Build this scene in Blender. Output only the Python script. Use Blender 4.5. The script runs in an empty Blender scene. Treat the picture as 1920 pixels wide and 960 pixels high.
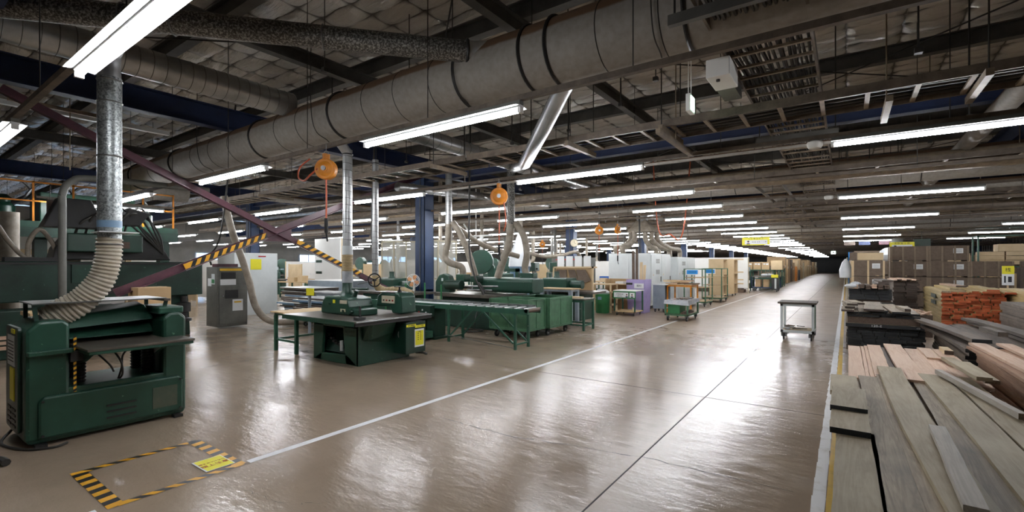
import bpy, bmesh, math, random
from mathutils import Vector, Matrix
random.seed(7)
PI = math.pi
SC = bpy.context.scene
C = SC.collection
# ------------------------------------------------------------------ camera, world, exposure
cam_d = bpy.data.cameras.new('camera'); cam = bpy.data.objects.new('camera', cam_d); C.objects.link(cam)
cam.location = (0, 0, 1.65); cam.rotation_euler = (PI/2, 0, math.atan(627/885))
cam_d.sensor_width = 36; cam_d.lens = 885/1920*36; cam_d.shift_y = 17/1920
cam_d.clip_start = 0.05; cam_d.clip_end = 400
SC.camera = cam
W = bpy.data.worlds.new('world'); SC.world = W; W.use_nodes = True
W.node_tree.nodes['Background'].inputs[0].default_value = (0.55, 0.75, 1, 1)
W.node_tree.nodes['Background'].inputs[1].default_value = 0.6
SC.view_settings.view_transform = 'Standard'; SC.view_settings.look = 'None'
SC.view_settings.exposure = 1.3; SC.view_settings.gamma = 1
SC.view_settings.use_curve_mapping = False
TUBE = 48.0           # radiance of the fluorescent tubes
SC.cycles.max_bounces = 7; SC.cycles.diffuse_bounces = 4; SC.cycles.glossy_bounces = 4
SC.cycles.sample_clamp_indirect = 4.0

# ------------------------------------------------------------------ materials
def lin(c):
    if isinstance(c, str): c = tuple(int(c[i:i+2], 16)/255 for i in (0, 2, 4))
    return tuple((x/12.92 if x <= .04045 else ((x+.055)/1.055)**2.4) for x in c) + (1,)
def new_mat(name):
    m = bpy.data.materials.new(name); m.use_nodes = True
    nt = m.node_tree; return m, nt, nt.nodes['Principled BSDF']
def nd(nt, t, **k):
    n = nt.nodes.new(t)
    for a, v in k.items():
        if a in n.inputs: n.inputs[a].default_value = v
        else: setattr(n, a, v)
    return n
def coords(nt, scale=(1, 1, 1), world=False, rnd=True):
    """object coordinates shifted by the object's random number, or position in the world"""
    if world:
        g = nd(nt, 'ShaderNodeNewGeometry'); src = g.outputs['Position']
    else:
        g = nd(nt, 'ShaderNodeTexCoord'); src = g.outputs['Object']
    mp = nd(nt, 'ShaderNodeMapping'); mp.inputs['Scale'].default_value = scale
    nt.links.new(src, mp.inputs['Vector'])
    if rnd and not world:
        oi = nd(nt, 'ShaderNodeObjectInfo'); mu = nd(nt, 'ShaderNodeMath', operation='MULTIPLY'); mu.inputs[1].default_value = 37
        nt.links.new(oi.outputs['Random'], mu.inputs[0]); nt.links.new(mu.outputs[0], mp.inputs['Location'])
    return mp.outputs['Vector']
def ramp(nt, fac, stops):
    r = nd(nt, 'ShaderNodeValToRGB'); e = r.color_ramp.elements
    while len(e) < len(stops): e.new(0.5)
    for i, (p, c) in enumerate(stops):
        e[i].position = p; e[i].color = c if len(c) == 4 else lin(c)
    nt.links.new(fac, r.inputs[0]); return r.outputs[0]
def bump(nt, b, h, s=.3, d=.01):
    n = nd(nt, 'ShaderNodeBump'); n.inputs['Strength'].default_value = s; n.inputs['Distance'].default_value = d
    nt.links.new(h, n.inputs['Height']); nt.links.new(n.outputs[0], b.inputs['Normal'])
def paint(name, c, rough=.45, c2=None, metal=0, scale=3, bmp=0.0, detail=6, lo=.38, hi=.68, fleck=None):
    """painted or plain surface, mottled with a second tone of wear"""
    m, nt, b = new_mat(name); c = lin(c)
    b.inputs['Roughness'].default_value = rough; b.inputs['Metallic'].default_value = metal
    c2 = lin(c2) if c2 else tuple(x*.72 for x in c[:3])+(1,)
    v = coords(nt); n = nd(nt, 'ShaderNodeTexNoise', Scale=scale, Detail=detail, Roughness=.65); nt.links.new(v, n.inputs['Vector'])
    col = ramp(nt, n.outputs['Fac'], [(lo, c), (hi, c2)])
    if fleck:
        n2 = nd(nt, 'ShaderNodeTexNoise', Scale=scale*9, Detail=3); nt.links.new(v, n2.inputs['Vector'])
        f = ramp(nt, n2.outputs['Fac'], [(.70, (0, 0, 0, 1)), (.74, (1, 1, 1, 1))])
        mx = nd(nt, 'ShaderNodeMix', data_type='RGBA'); nt.links.new(f, mx.inputs['Factor']); nt.links.new(col, mx.inputs[6])
        mx.inputs[7].default_value = lin(fleck); col = mx.outputs[2]
    nt.links.new(col, b.inputs['Base Color'])
    if bmp: bump(nt, b, n.outputs['Fac'], bmp, .004)
    return m
def wood(name, c1, c2, c3=None, rough=.65, grain=1.0, vary=.25):
    """timber with the grain along local Y"""
    m, nt, b = new_mat(name); b.inputs['Roughness'].default_value = rough
    v = coords(nt, (9*grain, .55*grain, 9*grain))
    n = nd(nt, 'ShaderNodeTexNoise', Scale=1.6, Detail=5, Roughness=.6, Distortion=1.2); nt.links.new(v, n.inputs['Vector'])
    w = nd(nt, 'ShaderNodeMath', operation='MULTIPLY'); w.inputs[1].default_value = 9; nt.links.new(n.outputs['Fac'], w.inputs[0])
    fr = nd(nt, 'ShaderNodeMath', operation='PINGPONG'); fr.inputs[1].default_value = 1; nt.links.new(w.outputs[0], fr.inputs[0])
    f2 = nd(nt, 'ShaderNodeTexNoise', Scale=14, Detail=3); nt.links.new(v, f2.inputs['Vector'])
    ad = nd(nt, 'ShaderNodeMath', operation='MULTIPLY_ADD'); ad.inputs[1].default_value = .45; nt.links.new(fr.outputs[0], ad.inputs[0])
    h2 = nd(nt, 'ShaderNodeMath', operation='MULTIPLY'); h2.inputs[1].default_value = .6; nt.links.new(f2.outputs['Fac'], h2.inputs[0])
    nt.links.new(h2.outputs[0], ad.inputs[2])
    col = ramp(nt, ad.outputs[0], [(.15, lin(c1)), (.75, lin(c2))])
    v3 = coords(nt, (1.6, .9, 1.6)); n3 = nd(nt, 'ShaderNodeTexNoise', Scale=1.5, Detail=5, Roughness=.6); nt.links.new(v3, n3.inputs['Vector'])
    f3 = ramp(nt, n3.outputs['Fac'], [(.45, (0, 0, 0, 1)), (.72, (.75, .75, .75, 1))])
    mx = nd(nt, 'ShaderNodeMix', data_type='RGBA'); nt.links.new(f3, mx.inputs['Factor']); nt.links.new(col, mx.inputs[6])
    mx.inputs[7].default_value = lin(c3 or c2)
    oi = nd(nt, 'ShaderNodeObjectInfo'); hs = nd(nt, 'ShaderNodeHueSaturation')
    mr = nd(nt, 'ShaderNodeMapRange'); mr.inputs[3].default_value = 1-vary; mr.inputs[4].default_value = 1+vary*.6
    nt.links.new(oi.outputs['Random'], mr.inputs[0]); nt.links.new(mr.outputs[0], hs.inputs['Value'])
    nt.links.new(mx.outputs[2], hs.inputs['Color']); nt.links.new(hs.outputs[0], b.inputs['Base Color'])
    bump(nt, b, ad.outputs[0], .25, .003)
    return m
def emit(name, c, s):
    m, nt, b = new_mat(name); b.inputs['Base Color'].default_value = lin(c)
    b.inputs['Emission Color'].default_value = lin(c); b.inputs['Emission Strength'].default_value = s; return m

green = paint('machine_green', '1f4536', .36, '183629', scale=2.2, bmp=.1, fleck='5c7a63')
green_d = paint('dark_machine_green', '18372b', .4, '10261c', scale=2.5, bmp=.1, fleck='47604f')
green_l = paint('bin_green', '4b7757', .5, '385c44', scale=5, bmp=.2, fleck='7c7a5e')
green_b = paint('bright_green', '2f7a48', .5, '26653b')
mint = paint('mint_rail_green', '285a46', .45, '1f4636', fleck='8a9a86')
iron = paint('table_iron', '55504a', .34, '6b645a', metal=.4, scale=4)
steel = paint('bright_steel', '9a9c9c', .32, '6f7171', metal=.85, scale=6)
dark = paint('black_iron', '1a1a1a', .5, '262422')
rubber = paint('black_rubber', '161616', .7)
greyp = paint('grey_paint', '66665f', .5, '4d4d48', scale=2, fleck='8d8d84')
grey_l = paint('light_grey_paint', 'd6dbdb', .45, 'c6cccc', scale=1.2)
white_p = paint('white_paint', 'efefec', .45, 'e6e6e2', scale=1)
cream = paint('cream_paint', 'c9c0a8', .5, 'b3a88c')
bluegrey = paint('blue_grey_paint', '8f9aa3', .5, '7c868e')
blue = paint('column_blue', '22395c', .5, '1a2e4e', scale=1.5)
navy = paint('girder_navy', '1b2c52', .55, '14203c', scale=1)
purple = paint('lilac_board', 'a99bc9', .6, '9c8dbd')
maroon = paint('maroon_paint', '512b35', .45, '3b2129', scale=4, fleck='7c4a50')
orange = paint('orange_paint', 'dd8a1e', .45, 'b56c12', scale=5)
yellow = paint('yellow_paint', 'e6b41c', .45, 'cda018')
yel_sign = paint('yellow_sheet', 'e8e02a', .5, 'e0d626')
blk_tape = paint('black_tape', '15171a', .4)
yel_tape = paint('amber_tape', 'e0a52c', .4, 'cf9524', scale=8)
wht_tape = paint('white_line_paint', 'e2e3e4', .45, 'b9b6ae', scale=6, lo=.5, hi=.8)
yel_line = paint('yellow_line_paint', 'c9a21d', .45, '9c8126', scale=6, lo=.5, hi=.8)
red = paint('red_ink', 'a8301c', .5)
redp = paint('red_plastic', 'b3202a', .4)
paper = paint('paper', 'e6e8e8', .6, 'dcdedf', scale=1)
lilac = paint('ink', '2a2c34', .6)
skin_p = paint('printed_skin_tone', 'b98468', .6, 'b98468')
navy_p = paint('printed_navy', '1c2440', .6, '1c2440')
bl_sign = paint('blue_sheet', '1f8fdd', .5, '1f8fdd')
hose_m = paint('dusty_hose', 'a3998a', .55, '7d7365', scale=5)
hose_w = paint('cream_hose', 'b9b2a2', .45, 'a0947e', scale=5)
hose_y = paint('tan_hose', 'b39f78', .5, '9b8862')
hose_o = paint('orange_hose', 'c0552c', .45)
cable_m = paint('cable_black', '22211f', .5, '35322c')
cable_g = paint('cable_grey', '5b584f', .5, '3a3832')
tray_m = paint('tray_tan', '8a7b66', .6, '66594a', scale=5)
rail_m = paint('dusty_rail', '6a5d4f', .6, '4a4036', scale=6)
beam_m = paint('grey_beam', '55534e', .6, '3e3c38', scale=2)
rod_m = paint('rod_dark', '2b2723', .6)
card = paint('cardboard', 'bea27c', .75, 'ac8f68', scale=1.2)
card_d = paint('brown_board', '6f5f50', .75, '5f5144', scale=10, detail=3)
card_l = paint('pale_board', 'd6bf9a', .7, 'c6ad86', scale=1.5)
ply = wood('plywood', 'c9b18a', 'b89d74', vary=.12, grain=.6)
plast = paint('white_plastic', 'd5d8da', .3, 'c4c8cc')
film = paint('plastic_film', 'b9bcc0', .15, '9ba0a6', scale=8)
blue_p = paint('blue_plastic', '2b62b0', .4)
lblue = paint('pale_blue_paint', '7f9db8', .45, '6f8ca6')

pale = wood('pinkish_planed_timber', 'd8bda4', 'c4a086', 'd2b69f', vary=.1)
grey_w = wood('weathered_grey_timber', 'a8977c', '80705a', '5e5245', vary=.16)
green_w = wood('greenish_weathered_timber', 'a7987c', '8f8166', 'b3a68b', vary=.1)
white_w = wood('whitened_timber', 'bab2a6', 'a59d91', '8f867a', vary=.05)
dark_w = wood('dark_grey_timber', '7a6b5b', '574b3f', '443a31', vary=.2)
brown_w = wood('brown_timber', '6a5748', '4d3e33', vary=.2)
red_w = wood('reddish_timber', 'b08a6c', '8c6649', 'a07c62', vary=.18)
yel_w = wood('yellow_pine', 'd6c08e', 'bda670', vary=.12)
blk_end = paint('black_end_paint', '1b1e20', .6, '2a2c2c', scale=6, fleck='4c4c48')
org_end = paint('orange_end_paint', 'b8582e', .6, '87421f', scale=6)
blu_end = paint('pale_blue_edge', '7e9db8', .6, '6887a4', scale=4)
strw = wood('dark_brown_edge', '5a4c42', '453a32', vary=.2)

def galv():
    m, nt, b = new_mat('spangled_zinc'); b.inputs['Metallic'].default_value = .85; b.inputs['Roughness'].default_value = .42
    v = coords(nt, rnd=False); vo = nd(nt, 'ShaderNodeTexVoronoi', Scale=70); nt.links.new(v, vo.inputs['Vector'])
    bw = nd(nt, 'ShaderNodeSeparateColor'); nt.links.new(vo.outputs['Color'], bw.inputs[0])
    nt.links.new(ramp(nt, bw.outputs[0], [(0, '6f7474'), (1, 'b9bebe')]), b.inputs['Base Color'])
    r = nd(nt, 'ShaderNodeMapRange'); r.inputs[3].default_value = .3; r.inputs[4].default_value = .6
    nt.links.new(bw.outputs[1], r.inputs[0]); nt.links.new(r.outputs[0], b.inputs['Roughness']); return m
zinc = galv()
zinc_d = paint('dusty_spangled_zinc', '4a4844', .5, 'b5b3ad', metal=.5, scale=45, detail=3, lo=.45, hi=.7)
spiral = paint('spiral_duct_metal', 'b9baba', .34, '969898', metal=.85, scale=1.5)
def duct_beige(name, thr):
    """grey-painted duct under a brown layer of sawdust lying on its upper side"""
    m, nt, b = new_mat(name); b.inputs['Roughness'].default_value = .65
    g = nd(nt, 'ShaderNodeNewGeometry'); sx = nd(nt, 'ShaderNodeSeparateXYZ'); nt.links.new(g.outputs['Normal'], sx.inputs[0])
    n = nd(nt, 'ShaderNodeTexNoise', Scale=2.5, Detail=5); nt.links.new(g.outputs['Position'], n.inputs['Vector'])
    a = nd(nt, 'ShaderNodeMath', operation='MULTIPLY_ADD'); a.inputs[1].default_value = .18
    nt.links.new(n.outputs['Fac'], a.inputs[0]); nt.links.new(sx.outputs['Z'], a.inputs[2])
    n2 = nd(nt, 'ShaderNodeTexNoise', Scale=14, Detail=6); nt.links.new(g.outputs['Position'], n2.inputs['Vector'])
    base = ramp(nt, n2.outputs['Fac'], [(.35, '918b83'), (.7, '827c74')])
    f = ramp(nt, a.outputs[0], [(thr, (0, 0, 0, 1)), (thr+.08, (1, 1, 1, 1))])
    mx = nd(nt, 'ShaderNodeMix', data_type='RGBA'); nt.links.new(f, mx.inputs['Factor']); nt.links.new(base, mx.inputs[6])
    mx.inputs[7].default_value = lin('634a35'); nt.links.new(mx.outputs[2], b.inputs['Base Color']); return m
duct_m = duct_beige('sawdust_covered_duct', .42)

def floor_mat():
    """coated concrete: faint mottling, fine dark specks and pale scratches, uneven polish"""
    m, nt, b = new_mat('coated_concrete')
    v = coords(nt, world=True)
    n = nd(nt, 'ShaderNodeTexNoise', Scale=.7, Detail=8, Roughness=.6); nt.links.new(v, n.inputs['Vector'])
    col = ramp(nt, n.outputs['Fac'], [(.3, '9d8c79'), (.5, '958472'), (.72, '8b7a69')])
    v2 = coords(nt, (1, .35, 1), world=True)
    n2 = nd(nt, 'ShaderNodeTexNoise', Scale=38, Detail=2); nt.links.new(v2, n2.inputs['Vector'])
    f = ramp(nt, n2.outputs['Fac'], [(.70, (0, 0, 0, 1)), (.78, (.45, .45, .45, 1))])
    mx = nd(nt, 'ShaderNodeMix', data_type='RGBA'); nt.links.new(f, mx.inputs['Factor']); nt.links.new(col, mx.inputs[6])
    mx.inputs[7].default_value = lin('5c5046')
    nt.links.new(mx.outputs[2], b.inputs['Base Color'])
    n4 = nd(nt, 'ShaderNodeTexNoise', Scale=2.2, Detail=5, Roughness=.55); nt.links.new(v, n4.inputs['Vector'])
    r = nd(nt, 'ShaderNodeMapRange'); r.inputs[1].default_value = .25; r.inputs[2].default_value = .75
    r.inputs[3].default_value = .09; r.inputs[4].default_value = .24
    nt.links.new(n4.outputs['Fac'], r.inputs[0])
    # the polish is worn dull farther along the hall
    sy = nd(nt, 'ShaderNodeSeparateXYZ'); nt.links.new(v, sy.inputs[0])
    wr_ = nd(nt, 'ShaderNodeMapRange'); wr_.inputs[1].default_value = 6; wr_.inputs[2].default_value = 16; wr_.inputs[3].default_value = 0; wr_.inputs[4].default_value = .22
    nt.links.new(sy.outputs['Y'], wr_.inputs[0]); rs_ = nd(nt, 'ShaderNodeMath', operation='ADD'); nt.links.new(wr_.outputs[0], rs_.inputs[0]); nt.links.new(r.outputs[0], rs_.inputs[1])
    nt.links.new(rs_.outputs[0], b.inputs['Roughness'])
    b.inputs['IOR'].default_value = 1.39
    v6 = coords(nt, (1, 2.2, 1), world=True)
    n6 = nd(nt, 'ShaderNodeTexNoise', Scale=3.2, Detail=6, Roughness=.6); nt.links.new(v6, n6.inputs['Vector']); bump(nt, b, n6.outputs['Fac'], .5, .014)
    return m
floor_m = floor_mat()

def foil_mat():
    """quilted foil insulation: seams every 0.9 by 0.3 m, crumpled between"""
    m, nt, b = new_mat('quilted_foil'); b.inputs['Metallic'].default_value = .4; b.inputs['Roughness'].default_value = .27
    v = coords(nt, world=True)
    sx = nd(nt, 'ShaderNodeSeparateXYZ'); nt.links.new(v, sx.inputs[0])
    def pp(out, w):
        a = nd(nt, 'ShaderNodeMath', operation='PINGPONG'); a.inputs[1].default_value = w/2; nt.links.new(out, a.inputs[0])
        d = nd(nt, 'ShaderNodeMath', operation='DIVIDE'); d.inputs[1].default_value = w/2; nt.links.new(a.outputs[0], d.inputs[0])
        p = nd(nt, 'ShaderNodeMath', operation='POWER'); p.inputs[1].default_value = .45; nt.links.new(d.outputs[0], p.inputs[0]); return p.outputs[0]
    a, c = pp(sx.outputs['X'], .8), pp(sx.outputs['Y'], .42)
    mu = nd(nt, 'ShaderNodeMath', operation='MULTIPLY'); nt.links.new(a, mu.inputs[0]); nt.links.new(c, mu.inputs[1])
    mp = nd(nt, 'ShaderNodeMapping'); mp.inputs['Scale'].default_value = (1.2, 5, 1); nt.links.new(v, mp.inputs['Vector'])
    n = nd(nt, 'ShaderNodeTexNoise', Scale=2.2, Detail=6, Roughness=.65, Distortion=1.0); nt.links.new(mp.outputs[0], n.inputs['Vector'])
    ad = nd(nt, 'ShaderNodeMath', operation='MULTIPLY_ADD'); ad.inputs[1].default_value = 1.1
    nt.links.new(n.outputs['Fac'], ad.inputs[0]); nt.links.new(mu.outputs[0], ad.inputs[2])
    bump(nt, b, ad.outputs[0], .9, .06)
    n2 = nd(nt, 'ShaderNodeTexNoise', Scale=.35, Detail=4); nt.links.new(v, n2.inputs['Vector'])
    col = ramp(nt, n2.outputs['Fac'], [(.35, 'f4f1ea'), (.65, 'd9d0c3')])
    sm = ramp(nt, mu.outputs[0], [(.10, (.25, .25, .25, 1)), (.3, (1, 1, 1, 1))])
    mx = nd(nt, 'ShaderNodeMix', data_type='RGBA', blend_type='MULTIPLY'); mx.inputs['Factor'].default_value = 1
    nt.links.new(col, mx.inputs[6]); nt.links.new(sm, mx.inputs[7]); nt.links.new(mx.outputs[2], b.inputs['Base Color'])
    return m
foil = foil_mat()
wall_m = paint('steel_cladding', '8a8781', .6, '75726d', scale=.6)
tube_m = emit('tube_glow', 'f9fbff', TUBE)
refl_m = paint('white_reflector', 'eef0f2', .3, 'e4e6e8', scale=1)
exit_m = emit('exit_glow', 'bff0d0', 4.0)
exit_w = emit('exit_glow_white', 'eafff0', 4.0)
win_m = emit('daylit_window_glass', '9cc6f5', 2.2)
mesh_m, _nt, _b = new_mat('translucent_screen')
_b.inputs['Base Color'].default_value = lin('c9c7bb'); _b.inputs['Alpha'].default_value = .55; _b.inputs['Roughness'].default_value = .5

# ------------------------------------------------------------------ mesh builder
class G:
    def __init__(s, root=None, mats=None):
        s.v = []; s.f = []; s.mi = []; s.cur = 0
        s.off = Vector(root.location) if root is not None else Vector((0, 0, 0))
    def add(s, vs, fs):
        n = len(s.v); s.v += [Vector(p) for p in vs]
        for f in fs: s.f.append([n+i for i in f]); s.mi.append(s.cur)
        return s
    def box(s, x0, x1, y0, y1, z0, z1):
        return s.add([(x0,y0,z0),(x1,y0,z0),(x1,y1,z0),(x0,y1,z0),(x0,y0,z1),(x1,y0,z1),(x1,y1,z1),(x0,y1,z1)],
                     [(0,3,2,1),(4,5,6,7),(0,1,5,4),(1,2,6,5),(2,3,7,6),(3,0,4,7)])
    def rbox(s, x0, x1, y0, y1, z0, z1, r=.03, n=4, axis='z'):
        """box with rounded edges along one axis"""
        d = {'z': (x0,x1,y0,y1,z0,z1), 'x': (y0,y1,z0,z1,x0,x1), 'y': (x0,x1,z0,z1,y0,y1)}[axis]
        a0,a1,b0,b1,c0,c1 = d; P = []
        for (ca, cb, st) in ((a1-r,b1-r,0),(a0+r,b1-r,1),(a0+r,b0+r,2),(a1-r,b0+r,3)):
            for k in range(n+1):
                t = (st+k/n)*PI/2; P.append((ca+r*math.cos(t), cb+r*math.sin(t)))
        return s.prism(P, axis, c0, c1)
    def prism(s, P, axis, c0, c1):
        """extrude polygon P; axis z: P=(x,y); x: P=(y,z); y: P=(x,z)"""
        f = {'z': lambda p, c: (p[0],p[1],c), 'x': lambda p, c: (c,p[0],p[1]), 'y': lambda p, c: (p[0],c,p[1])}[axis]
        n = len(P); vs = [f(p, c0) for p in P]+[f(p, c1) for p in P]
        return s.add(vs, [list(range(n))[::-1], list(range(n, 2*n))]+[(i,(i+1)%n,n+(i+1)%n,n+i) for i in range(n)])
    def frame(s, p, q):
        d = (Vector(q)-Vector(p)).normalized()
        u = Vector((0,0,1)) if abs(d.z) < .95 else Vector((1,0,0))
        a = d.cross(u).normalized(); b = a.cross(d).normalized(); return a, b
    def bar(s, p, q, w, h=None):
        h = h or w; a, b = s.frame(p, q); p = Vector(p); q = Vector(q); vs = []
        for c in (p, q):
            for i, j in ((-1,-1),(1,-1),(1,1),(-1,1)): vs.append(c+a*(i*w/2)+b*(j*h/2))
        return s.add(vs, [(0,3,2,1),(4,5,6,7),(0,1,5,4),(1,2,6,5),(2,3,7,6),(3,0,4,7)])
    def cyl(s, p, q, r, r2=None, n=16):
        r2 = r if r2 is None else r2; a, b = s.frame(p, q); p = Vector(p); q = Vector(q); vs = []
        for c, rr in ((p, r), (q, r2)):
            for i in range(n):
                t = 2*PI*i/n; vs.append(c+a*(rr*math.cos(t))+b*(rr*math.sin(t)))
        return s.add(vs, [list(range(n))[::-1], list(range(n, 2*n))]+[(i,(i+1)%n,n+(i+1)%n,n+i) for i in range(n)])
    def ring(s, c, axis, R, r, n=24, m=6):
        c = Vector(c); ax = Vector(axis).normalized(); a, b = s.frame((0,0,0), ax); vs = []; fs = []
        for i in range(n):
            t = 2*PI*i/n; d = a*math.cos(t)+b*math.sin(t)
            for j in range(m):
                u = 2*PI*j/m; vs.append(c+d*(R+r*math.cos(u))+ax*(r*math.sin(u)))
        for i in range(n):
            for j in range(m):
                fs.append((i*m+j, ((i+1)%n)*m+j, ((i+1)%n)*m+(j+1)%m, i*m+(j+1)%m))
        return s.add(vs, fs)
    def tube(s, pts, r, n=10, ribs=0, rib=0.0, smooth=True):
        """tube through control points (Catmull-Rom); r may be a list; ribs = pitch of the corrugation"""
        P = [Vector(p) for p in pts]; R = r if isinstance(r, (list, tuple)) else [r]*len(P); Q = []; rad = []
        if len(P) > 2 and smooth:
            E = [P[0]*2-P[1]]+P+[P[-1]*2-P[-2]]
            for i in range(len(P)-1):
                L = (P[i+1]-P[i]).length; k = max(4, min(14, int(L/.06)+2)) if not ribs else max(4, int(L/(ribs/4)))
                for j in range(k):
                    t = j/k; p0,p1,p2,p3 = E[i:i+4]
                    Q.append(.5*((2*p1)+(p2-p0)*t+(2*p0-5*p1+4*p2-p3)*t*t+(3*p1-p0-3*p2+p3)*t**3)); rad.append(R[i]*(1-t)+R[i+1]*t)
            Q.append(P[-1]); rad.append(R[-1])
        elif ribs:
            for i in range(len(P)-1):
                L = (P[i+1]-P[i]).length; k = max(1, int(L/(ribs/4)))
                for j in range(k): Q.append(P[i].lerp(P[i+1], j/k)); rad.append(R[i]+(R[i+1]-R[i])*j/k)
            Q.append(P[-1]); rad.append(R[-1])
        else: Q, rad = P, list(R)
        if ribs: rad = [x+rib*(1 if (i//2) % 2 else 0) for i, x in enumerate(rad)]
        a = None; vs = []; N = len(Q)
        for i in range(N):
            d = (Q[min(i+1, N-1)]-Q[max(i-1, 0)]).normalized()
            if a is None:
                a, b = s.frame((0,0,0), d); b = d.cross(a)
            else:
                a = (a-d*a.dot(d)).normalized(); b = d.cross(a)
            for k in range(n):
                t = 2*PI*k/n; vs.append(Q[i]+a*(rad[i]*math.cos(t))+b*(rad[i]*math.sin(t)))
        fs = [list(range(n))[::-1], list(range((N-1)*n, N*n))]
        for i in range(N-1):
            for k in range(n): fs.append((i*n+k, i*n+(k+1)%n, (i+1)*n+(k+1)%n, (i+1)*n+k))
        return s.add(vs, fs)
    def lathe(s, c, prof, n=24):
        """profile (r, z) about the vertical through c"""
        vs = []; fs = []; m = len(prof); c = Vector(c)
        for (r, z) in prof:
            for i in range(n):
                t = 2*PI*i/n; vs.append(c+Vector((r*math.cos(t), r*math.sin(t), z)))
        for j in range(m-1):
            for i in range(n): fs.append((j*n+i, j*n+(i+1)%n, (j+1)*n+(i+1)%n, (j+1)*n+i))
        fs += [list(range(n))[::-1], list(range((m-1)*n, m*n))]
        return s.add(vs, fs)
    def ball(s, c, r, n=12, sx=1, sy=1, sz=1):
        vs = []; fs = []; m = n//2
        for j in range(1, m):
            ph = PI*j/m
            for i in range(n):
                t = 2*PI*i/n; vs.append((c[0]+r*sx*math.sin(ph)*math.cos(t), c[1]+r*sy*math.sin(ph)*math.sin(t), c[2]+r*sz*math.cos(ph)))
        k = len(vs); vs += [(c[0],c[1],c[2]+r*sz), (c[0],c[1],c[2]-r*sz)]
        for j in range(m-2):
            for i in range(n): fs.append((j*n+i, (j+1)*n+i, (j+1)*n+(i+1)%n, j*n+(i+1)%n))
        for i in range(n): fs += [(k, i, (i+1)%n), (k+1, (m-2)*n+(i+1)%n, (m-2)*n+i)]
        return s.add(vs, fs)
    def hexa(s, B, T):
        """solid between bottom quad B and top quad T"""
        return s.add(list(B)+list(T), [(0,3,2,1),(4,5,6,7),(0,1,5,4),(1,2,6,5),(2,3,7,6),(3,0,4,7)])
    def mesh(s, name, mats):
        me = bpy.data.meshes.new(name); me.from_pydata([v-s.off for v in s.v], [], s.f)
        for m in (mats if isinstance(mats, (list, tuple)) else [mats]): me.materials.append(m)
        me.polygons.foreach_set('material_index', s.mi)
        bm = bmesh.new(); bm.from_mesh(me); bmesh.ops.recalc_face_normals(bm, faces=bm.faces); bm.to_mesh(me); bm.free()
        return me
    def make(s, name, mats, parent=None, bevel=0, smooth=False, label=None):
        me = s.mesh(name, mats)
        if smooth:
            me.polygons.foreach_set('use_smooth', [True]*len(me.polygons))
            me.set_sharp_from_angle(angle=math.radians(38))
        o = bpy.data.objects.new(name, me); C.objects.link(o)
        if parent is not None: o.parent = parent
        else: o.location = s.off
        if bevel:
            b = o.modifiers.new('bevel', 'BEVEL'); b.width = bevel; b.segments = 2; b.limit_method = 'ANGLE'; b.angle_limit = .6
        if label: o['label'] = label
        return o

def thing(name, label, cat, loc=(0,0,0), rz=0, group=None):
    o = bpy.data.objects.new(name, None); C.objects.link(o); o.location = loc; o.rotation_euler.z = rz; o.empty_display_size = .1
    return tag(o, label, cat, group)
def tag(o, label, cat, group=None, kind=None):
    o['label'] = label; o['category'] = cat
    if group: o['group'] = group
    if kind: o['kind'] = kind
    return o
def struct(o):
    o['kind'] = 'structure'; return o
def dup(src, loc=None, rz=None, label=None, group=None, scale=None):
    r = cp2(src, None)
    if loc is not None: r.location = loc
    if rz is not None: r.rotation_euler.z = rz
    if label: r['label'] = label
    if group: r['group'] = group
    if scale is not None: r.scale = scale
    return r
KIDS = {}
def cp2(o, par):
    if o.name not in KIDS: KIDS[o.name] = list(o.children)
    c = o.copy(); C.objects.link(c)
    if par is not None: c.parent = par
    for ch in KIDS[o.name]: cp2(ch, c)
    return c
ORD = ['first','second','third','fourth','fifth','sixth','seventh','eighth','ninth','tenth','eleventh','twelfth','thirteenth','fourteenth',
       'fifteenth','sixteenth','seventeenth','eighteenth','nineteenth','twentieth'] + ['%dth' % i for i in range(21, 60)]
def text(s, size, loc, rot, mat, parent, off, name='lettering', align='CENTER', sx=1.0):
    """lettering as a thin mesh; loc in the world, the parent's base at off"""
    cu = bpy.data.curves.new(name, 'FONT'); cu.body = s; cu.size = size; cu.align_x = align; cu.align_y = 'CENTER'; cu.extrude = .0006
    t = bpy.data.objects.new(name, cu); C.objects.link(t)
    dg = bpy.context.evaluated_depsgraph_get(); me = bpy.data.meshes.new_from_object(t.evaluated_get(dg))
    bpy.data.objects.remove(t); bpy.data.curves.remove(cu)
    me.materials.clear(); me.materials.append(mat)
    o = bpy.data.objects.new(name, me); C.objects.link(o); o.parent = parent
    o.location = Vector(loc)-Vector(off); o.rotation_euler = rot; o.scale = (sx, 1, 1); return o

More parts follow.
